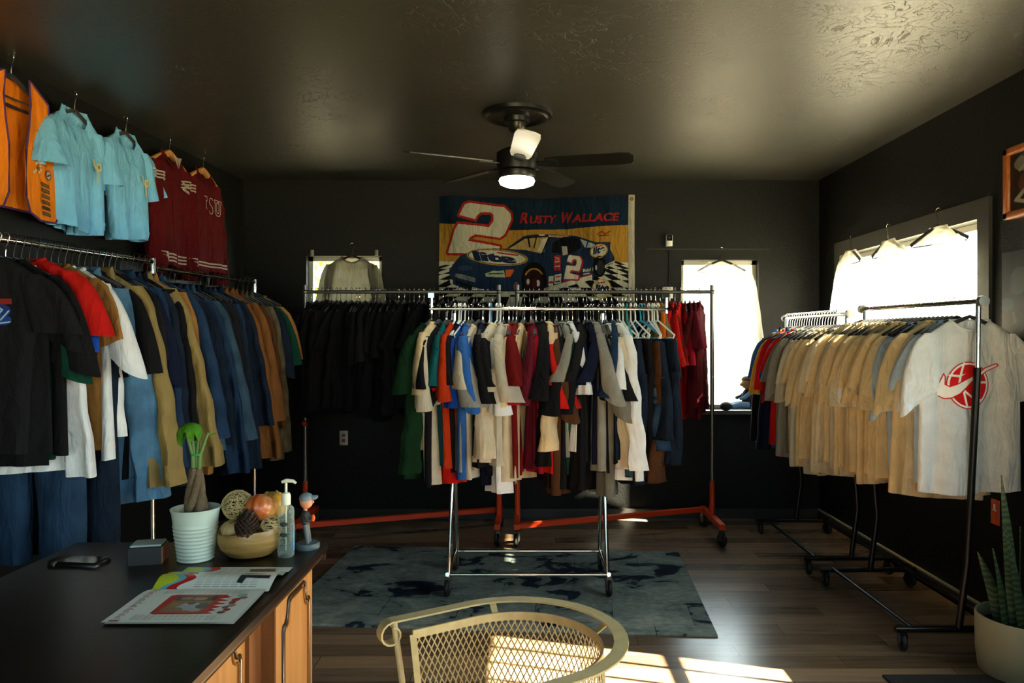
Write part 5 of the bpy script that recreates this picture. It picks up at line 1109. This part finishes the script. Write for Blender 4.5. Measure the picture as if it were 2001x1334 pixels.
# --- box of cards, phone
t = empty('card_box', (-1.262, 2.43, DZ), .22); tag(t, 'small dark open-topped box of cards beside the white pot', 'box')
MB().rbox(-.052, .052, -.042, .042, 0, .058, .002).build('box_body', mat('box_black', '#0e0b0a', .5), t, smooth=False); MB().box(.0521, .0535, -.040, .040, .002, .056).build('box_side', mat('box_tan', '#8a5434', .6), t, smooth=False); MB().rbox(-.046, .048, -.036, .038, .058, .064, .002).build('card_stack', mat('card_white', '#8fa09a', .6), t, smooth=False)
t = empty('phone', (-1.475, 2.41, DZ), -.12); tag(t, 'black phone lying flat on the dark desk', 'phone')
MB().rbox(-.085, .085, -.04, .04, 0, .013, .006).build('phone_body', mat('phone_black', '#0a0a0a', .35), t); MB().box(-.075, .075, -.034, .034, .013, .0138).build('screen', mat('screen_black', '#060606', .12), t, smooth=False); MB().rbox(-.088, -.055, -.042, .042, .0, .019, .006).build('camera_bump', mat('phone_black', '#0a0a0a', .35), t)
# ================================================================== rug, chair, snake plant, mat
def rug_mat():
    m, t, p, o = newmat('rug_weave'); tcn = nn(t, 'ShaderNodeTexCoord'); mp = nn(t, 'ShaderNodeMapping'); mp.inputs['Scale'].default_value = (1, 1.5, 1)
    t.links.new(tcn.outputs['Object'], mp.inputs[0])
    br = nn(t, 'ShaderNodeTexBrick'); br.inputs['Scale'].default_value = 1; br.inputs['Brick Width'].default_value = .42; br.inputs['Row Height'].default_value = .30; br.inputs['Mortar Size'].default_value = .002; br.inputs['Color1'].default_value = (.2, .2, .2, 1); br.inputs['Color2'].default_value = (.8, .8, .8, 1)
    t.links.new(tcn.outputs['Object'], br.inputs['Vector'])
    n1 = nn(t, 'ShaderNodeTexNoise'); n1.inputs['Scale'].default_value = 3.0; n1.inputs['Detail'].default_value = 4; n1.inputs['Distortion'].default_value = .8; n1.inputs['Roughness'].default_value = .6
    n2 = nn(t, 'ShaderNodeTexNoise'); n2.inputs['Scale'].default_value = 26; n2.inputs['Detail'].default_value = 5
    for q in (n1, n2): t.links.new(mp.outputs[0], q.inputs['Vector'])
    ad = nn(t, 'ShaderNodeMath', operation='MULTIPLY_ADD'); ad.inputs[1].default_value = .16; t.links.new(br.outputs['Color'], ad.inputs[0]); t.links.new(n1.outputs[0], ad.inputs[2])
    cr = nn(t, 'ShaderNodeValToRGB'); e = cr.color_ramp.elements; e[0].position = .42; e[0].color = rgba('#121a28'); e[1].position = .78; e[1].color = rgba('#8b9088')
    for q, c in ((.485, '#1d2735'), (.505, '#606a65'), (.62, '#767e78')): x = e.new(q); x.color = rgba(c)
    t.links.new(ad.outputs[0], cr.inputs[0])
    r = nn(t, 'ShaderNodeMapRange'); r.inputs[1].default_value = .3; r.inputs[2].default_value = .7; r.inputs[3].default_value = .75; r.inputs[4].default_value = 1.2; t.links.new(n2.outputs[0], r.inputs[0])
    s = nn(t, 'ShaderNodeVectorMath', operation='SCALE'); t.links.new(cr.outputs[0], s.inputs[0]); t.links.new(r.outputs[0], s.inputs['Scale']); t.links.new(s.outputs[0], p.inputs['Base Color']); p.inputs['Roughness'].default_value = .95; p.inputs['Specular IOR Level'].default_value = .1
    b = nn(t, 'ShaderNodeBump'); b.inputs['Strength'].default_value = .5; b.inputs['Distance'].default_value = .004; t.links.new(n2.outputs[0], b.inputs['Height']); t.links.new(b.outputs[0], p.inputs['Normal']); return m
rg = MB().rbox(-1.16, 1.145, -.72, .72, 0, .011, .004).build('rug', rug_mat(), None, (-.14, 4.47, 0.0005), (0, 0, -.068), smooth=False); tag(rg, 'distressed grey and navy area rug under the chrome rack', 'rug')
dm = MB().rbox(-.45, .45, -.35, .35, 0, .01, .004).build('door_mat', mat('mat_dark', '#16170f', .95, bump=.6, bscale=200), None, (2.02, 2.90, .0005), (0, 0, .0), smooth=False); tag(dm, 'dark mat on the floor in front of the pale plant pot', 'mat')
# --- wrought iron barrel chair
CR = mat('cream_iron', '#b3a071', .38, .0, noise=.12, nscale=30)
t = empty('mesh_chair', (-.03, 1.855, 0), math.atan2(-.52, -.85)); tag(t, 'cream wrought-iron barrel chair with a mesh back in the foreground', 'chair')
def barrel(r, z, arm, n=22, drop=0):
    """from the far arm end round the back to the near arm end; local +x is the chair's front"""
    a_ = [(arm*(1-i/6), -r, z-drop*(1-i/6)) for i in range(6)]
    return a_+[(r*math.cos(a), r*math.sin(a), z) for a in np.linspace(-PI/2, -3*PI/2, n)]+[(arm*(i/6), r, z-drop*i/6) for i in range(1, 7)]
R0 = .265; path = barrel(R0, .745, .23)
def curl(x, y, z, s_):
    pts = []
    for i in range(15):
        a = PI/2-i/14*(2*PI*.98); r_ = .034*(1-.45*i/14); pts.append((x+r_*math.cos(a), y, z-.034+r_*math.sin(a)))
    return pts
full = list(reversed(curl(.235, -R0, .745, 1)))+path+curl(.235, R0, .745, 1)
# wide flat band: sections are wide across the path
def band(pts, wd, th): 
    mb = MB(); pts = [Vector(p) for p in pts]; vs = []; n = len(pts)
    for i, p in enumerate(pts):
        T_ = (pts[min(i+1, n-1)]-pts[max(i-1, 0)]).normalized(); 
        side = Vector((-T_.y, T_.x, 0)) if abs(T_.z) < .15 else None
        c = Vector((p.x, p.y, 0)); 
        side = Vector((p.x, p.y, 0)).normalized() if p.x < .0 else Vector((0, math.copysign(1, p.y), 0))
        N_ = T_.cross(side).normalized()
        vs += [p-side*wd/2-N_*th/2, p+side*wd/2-N_*th/2, p+side*wd/2+N_*th/2, p-side*wd/2+N_*th/2]
    mb.add(vs, [(i*4+j, i*4+(j+1) % 4, i*4+4+(j+1) % 4, i*4+4+j) for i in range(n-1) for j in range(4)]+[(3, 2, 1, 0), (4*n-4, 4*n-3, 4*n-2, 4*n-1)]); return mb
band(full, .036, .005).build('arm_rail', CR, t)
R1_, Z1 = .218, .715; inner = barrel(R1_, Z1, .19)
mb = MB(); mb.sweep(inner, [(-.003, -.011), (.003, -.011), (.003, .011), (-.003, .011)], up=(0, 0, 1)); mb.build('back_rim', CR, t)
Z2, R2_ = .44, .19; seat = barrel(R2_, Z2, .17)
mb = MB(); mb.sweep(seat, [(-.003, -.01), (.003, -.01), (.003, .01), (-.003, .01)], up=(0, 0, 1)); mb.build('seat_rim', CR, t)
for a in (-PI*.585, PI*.95, PI*.55): MB().sweep([(R1_*math.cos(a), R1_*math.sin(a), Z1), (R0*math.cos(a), R0*math.sin(a), .743)], [(-.009, -.002), (.009, -.002), (.009, .002), (-.009, .002)], up=(0, 0, 1)).build('rail_strut', CR, t)
def resample(pts, n):
    p = np.array(pts); d = np.r_[0, np.cumsum(np.linalg.norm(np.diff(p, axis=0), axis=1))]; q = np.linspace(0, d[-1], n); return np.stack([np.interp(q, d, p[:, k]) for k in range(3)], 1)
NU = 121; A_, B_ = resample(inner, NU), resample(seat, NU); NV = 17
def surf(iu, jv):
    iu = min(max(iu, 0), NU-1); f = jv/(NV-1); i = int(iu); j = min(i+1, NU-1); k = iu-i; a = A_[i]*(1-k)+A_[j]*k; b = B_[i]*(1-k)+B_[j]*k
    p = a*(1-f)+b*f; bulge = .018*math.sin(PI*f); nrm = np.array((p[0], p[1], 0)); nrm = nrm/(np.linalg.norm(nrm)+1e-9) if p[0] < 0 else np.array((0, math.copysign(1, p[1]), 0)); return p+nrm*bulge
mb = MB(); step = 2
for s_ in (1, -1):
    for st in range(-NV*1, NU+NV, step):
        pts = []
        for j in range(NV):
            iu = st+s_*j
            if 0 <= iu <= NU-1:
                w_ = surf(iu, j); pts.append(tuple(w_+np.array((0, 0, 0))))
        if len(pts) > 1: mb.tube(pts, .0018, 4)
mb.build('back_mesh', CR, t)
for s_ in (-1, 1):
    MB().sweep([tuple(A_[0 if s_ < 0 else -1]), tuple(B_[0 if s_ < 0 else -1])], [(-.002, -.009), (.002, -.009), (.002, .009), (-.002, .009)], up=(1, 0, 0)).build('mesh_edge', CR, t)
    MB().tube([(.225, s_*R0, .742), (.215, s_*.235, .60), (.205, s_*.215, .44), (.21, s_*.22, .2), (.235, s_*.24, .0)], .0085, 9).build('front_leg', CR, t)
    MB().tube([(-.12, s_*.15, .44), (-.15, s_*.17, .22), (-.20, s_*.20, 0)], .0085, 9).build('rear_leg', CR, t)
mb = MB()
for k in range(-9, 10):
    y_ = k*.02
    x_ = -math.sqrt(max(R2_**2-y_**2, 0)); mb.tube([(x_, y_, .44), (.17, y_, .44)], .002, 4)
for k in range(-8, 9):
    x_ = k*.02; h_ = math.sqrt(max(R2_**2-x_**2, 0)) if x_ < 0 else R2_; mb.tube([(x_, -h_, .441), (x_, h_, .441)], .002, 4)
mb.build('seat_mesh', CR, t)
MB().tube([(.17, -R2_, .44), (.17, R2_, .44)], .008, 8).build('seat_rim', CR, t)
# --- snake plant
t = empty('potted_snake_plant', (2.215, 3.27, 0)); tag(t, 'snake plant in a plain pale pot by the right wall', 'potted plant')
MB().lathe([(.165, 0), (.178, .01), (.188, .10), (.19, .255), (.187, .262), (.178, .26), (.172, .2)], n=48).build('pot', mat('pale_pot', '#8d8a72', .55), t)
MB().lathe([(.01, .20), (.173, .2), (.172, .206), (.01, .21)], n=24).build('soil', mat('soil', '#1c140e', .95), t)
def snake_mat():
    m, t_, p, o = newmat('snake_leaf'); tcn = nn(t_, 'ShaderNodeTexCoord'); w_ = nn(t_, 'ShaderNodeTexWave', bands_direction='Z'); w_.inputs['Scale'].default_value = 12; w_.inputs['Distortion'].default_value = 6; w_.inputs['Detail'].default_value = 3
    cr = nn(t_, 'ShaderNodeValToRGB'); e_ = cr.color_ramp.elements; e_[0].color = rgba('#1a2a1a'); e_[1].color = rgba('#46583a'); t_.links.new(tcn.outputs['Object'], w_.inputs['Vector']); t_.links.new(w_.outputs[0], cr.inputs[0]); t_.links.new(cr.outputs[0], p.inputs['Base Color']); p.inputs['Roughness'].default_value = .45; return m
SM = snake_mat(); q = random.Random(8)
for i, (bx, by, lx, ly, h) in enumerate(((-.06, -.02, -.075, -.03, .70), (-.03, .05, -.02, .03, .60), (-.09, .03, -.10, .0, .34), (-.10, -.03, -.08, -.03, .38), (.02, -.05, .03, -.03, .52), (.05, .04, .06, .02, .64), (-.02, 0, -.0, .0, .46), (.08, -.04, .09, -.02, .44), (-.05, -.06, -.10, -.03, .50))):
    vs = []; n_ = 10; az = q.uniform(-.6, .6)
    for k in range(n_+1):
        s_ = k/n_; w_ = .026*math.sin(PI*(.22+.78*s_))**.75 if s_ < 1 else .0006; x = bx+lx*s_**1.6; y = by+ly*s_**1.6; z = .2+h*s_; tw = az+.5*s_; c_, d_ = math.cos(tw), math.sin(tw)
        vs += [(x-c_*w_, y-d_*w_, z), (x+d_*.006, y-c_*.006, z), (x+c_*w_, y+d_*w_, z), (x+d_*.002, y-c_*.002, z)]
    mb = MB(); mb.add(vs, [(k*4+j, k*4+(j+1) % 4, k*4+4+(j+1) % 4, k*4+4+j) for k in range(n_) for j in range(4)]); mb.build('leaf', SM, t)
tg = MB().ball((.105, -.06, .20), .04, .035, .03).build('stone', mat('pale_stone', '#7a7866', .8), t)
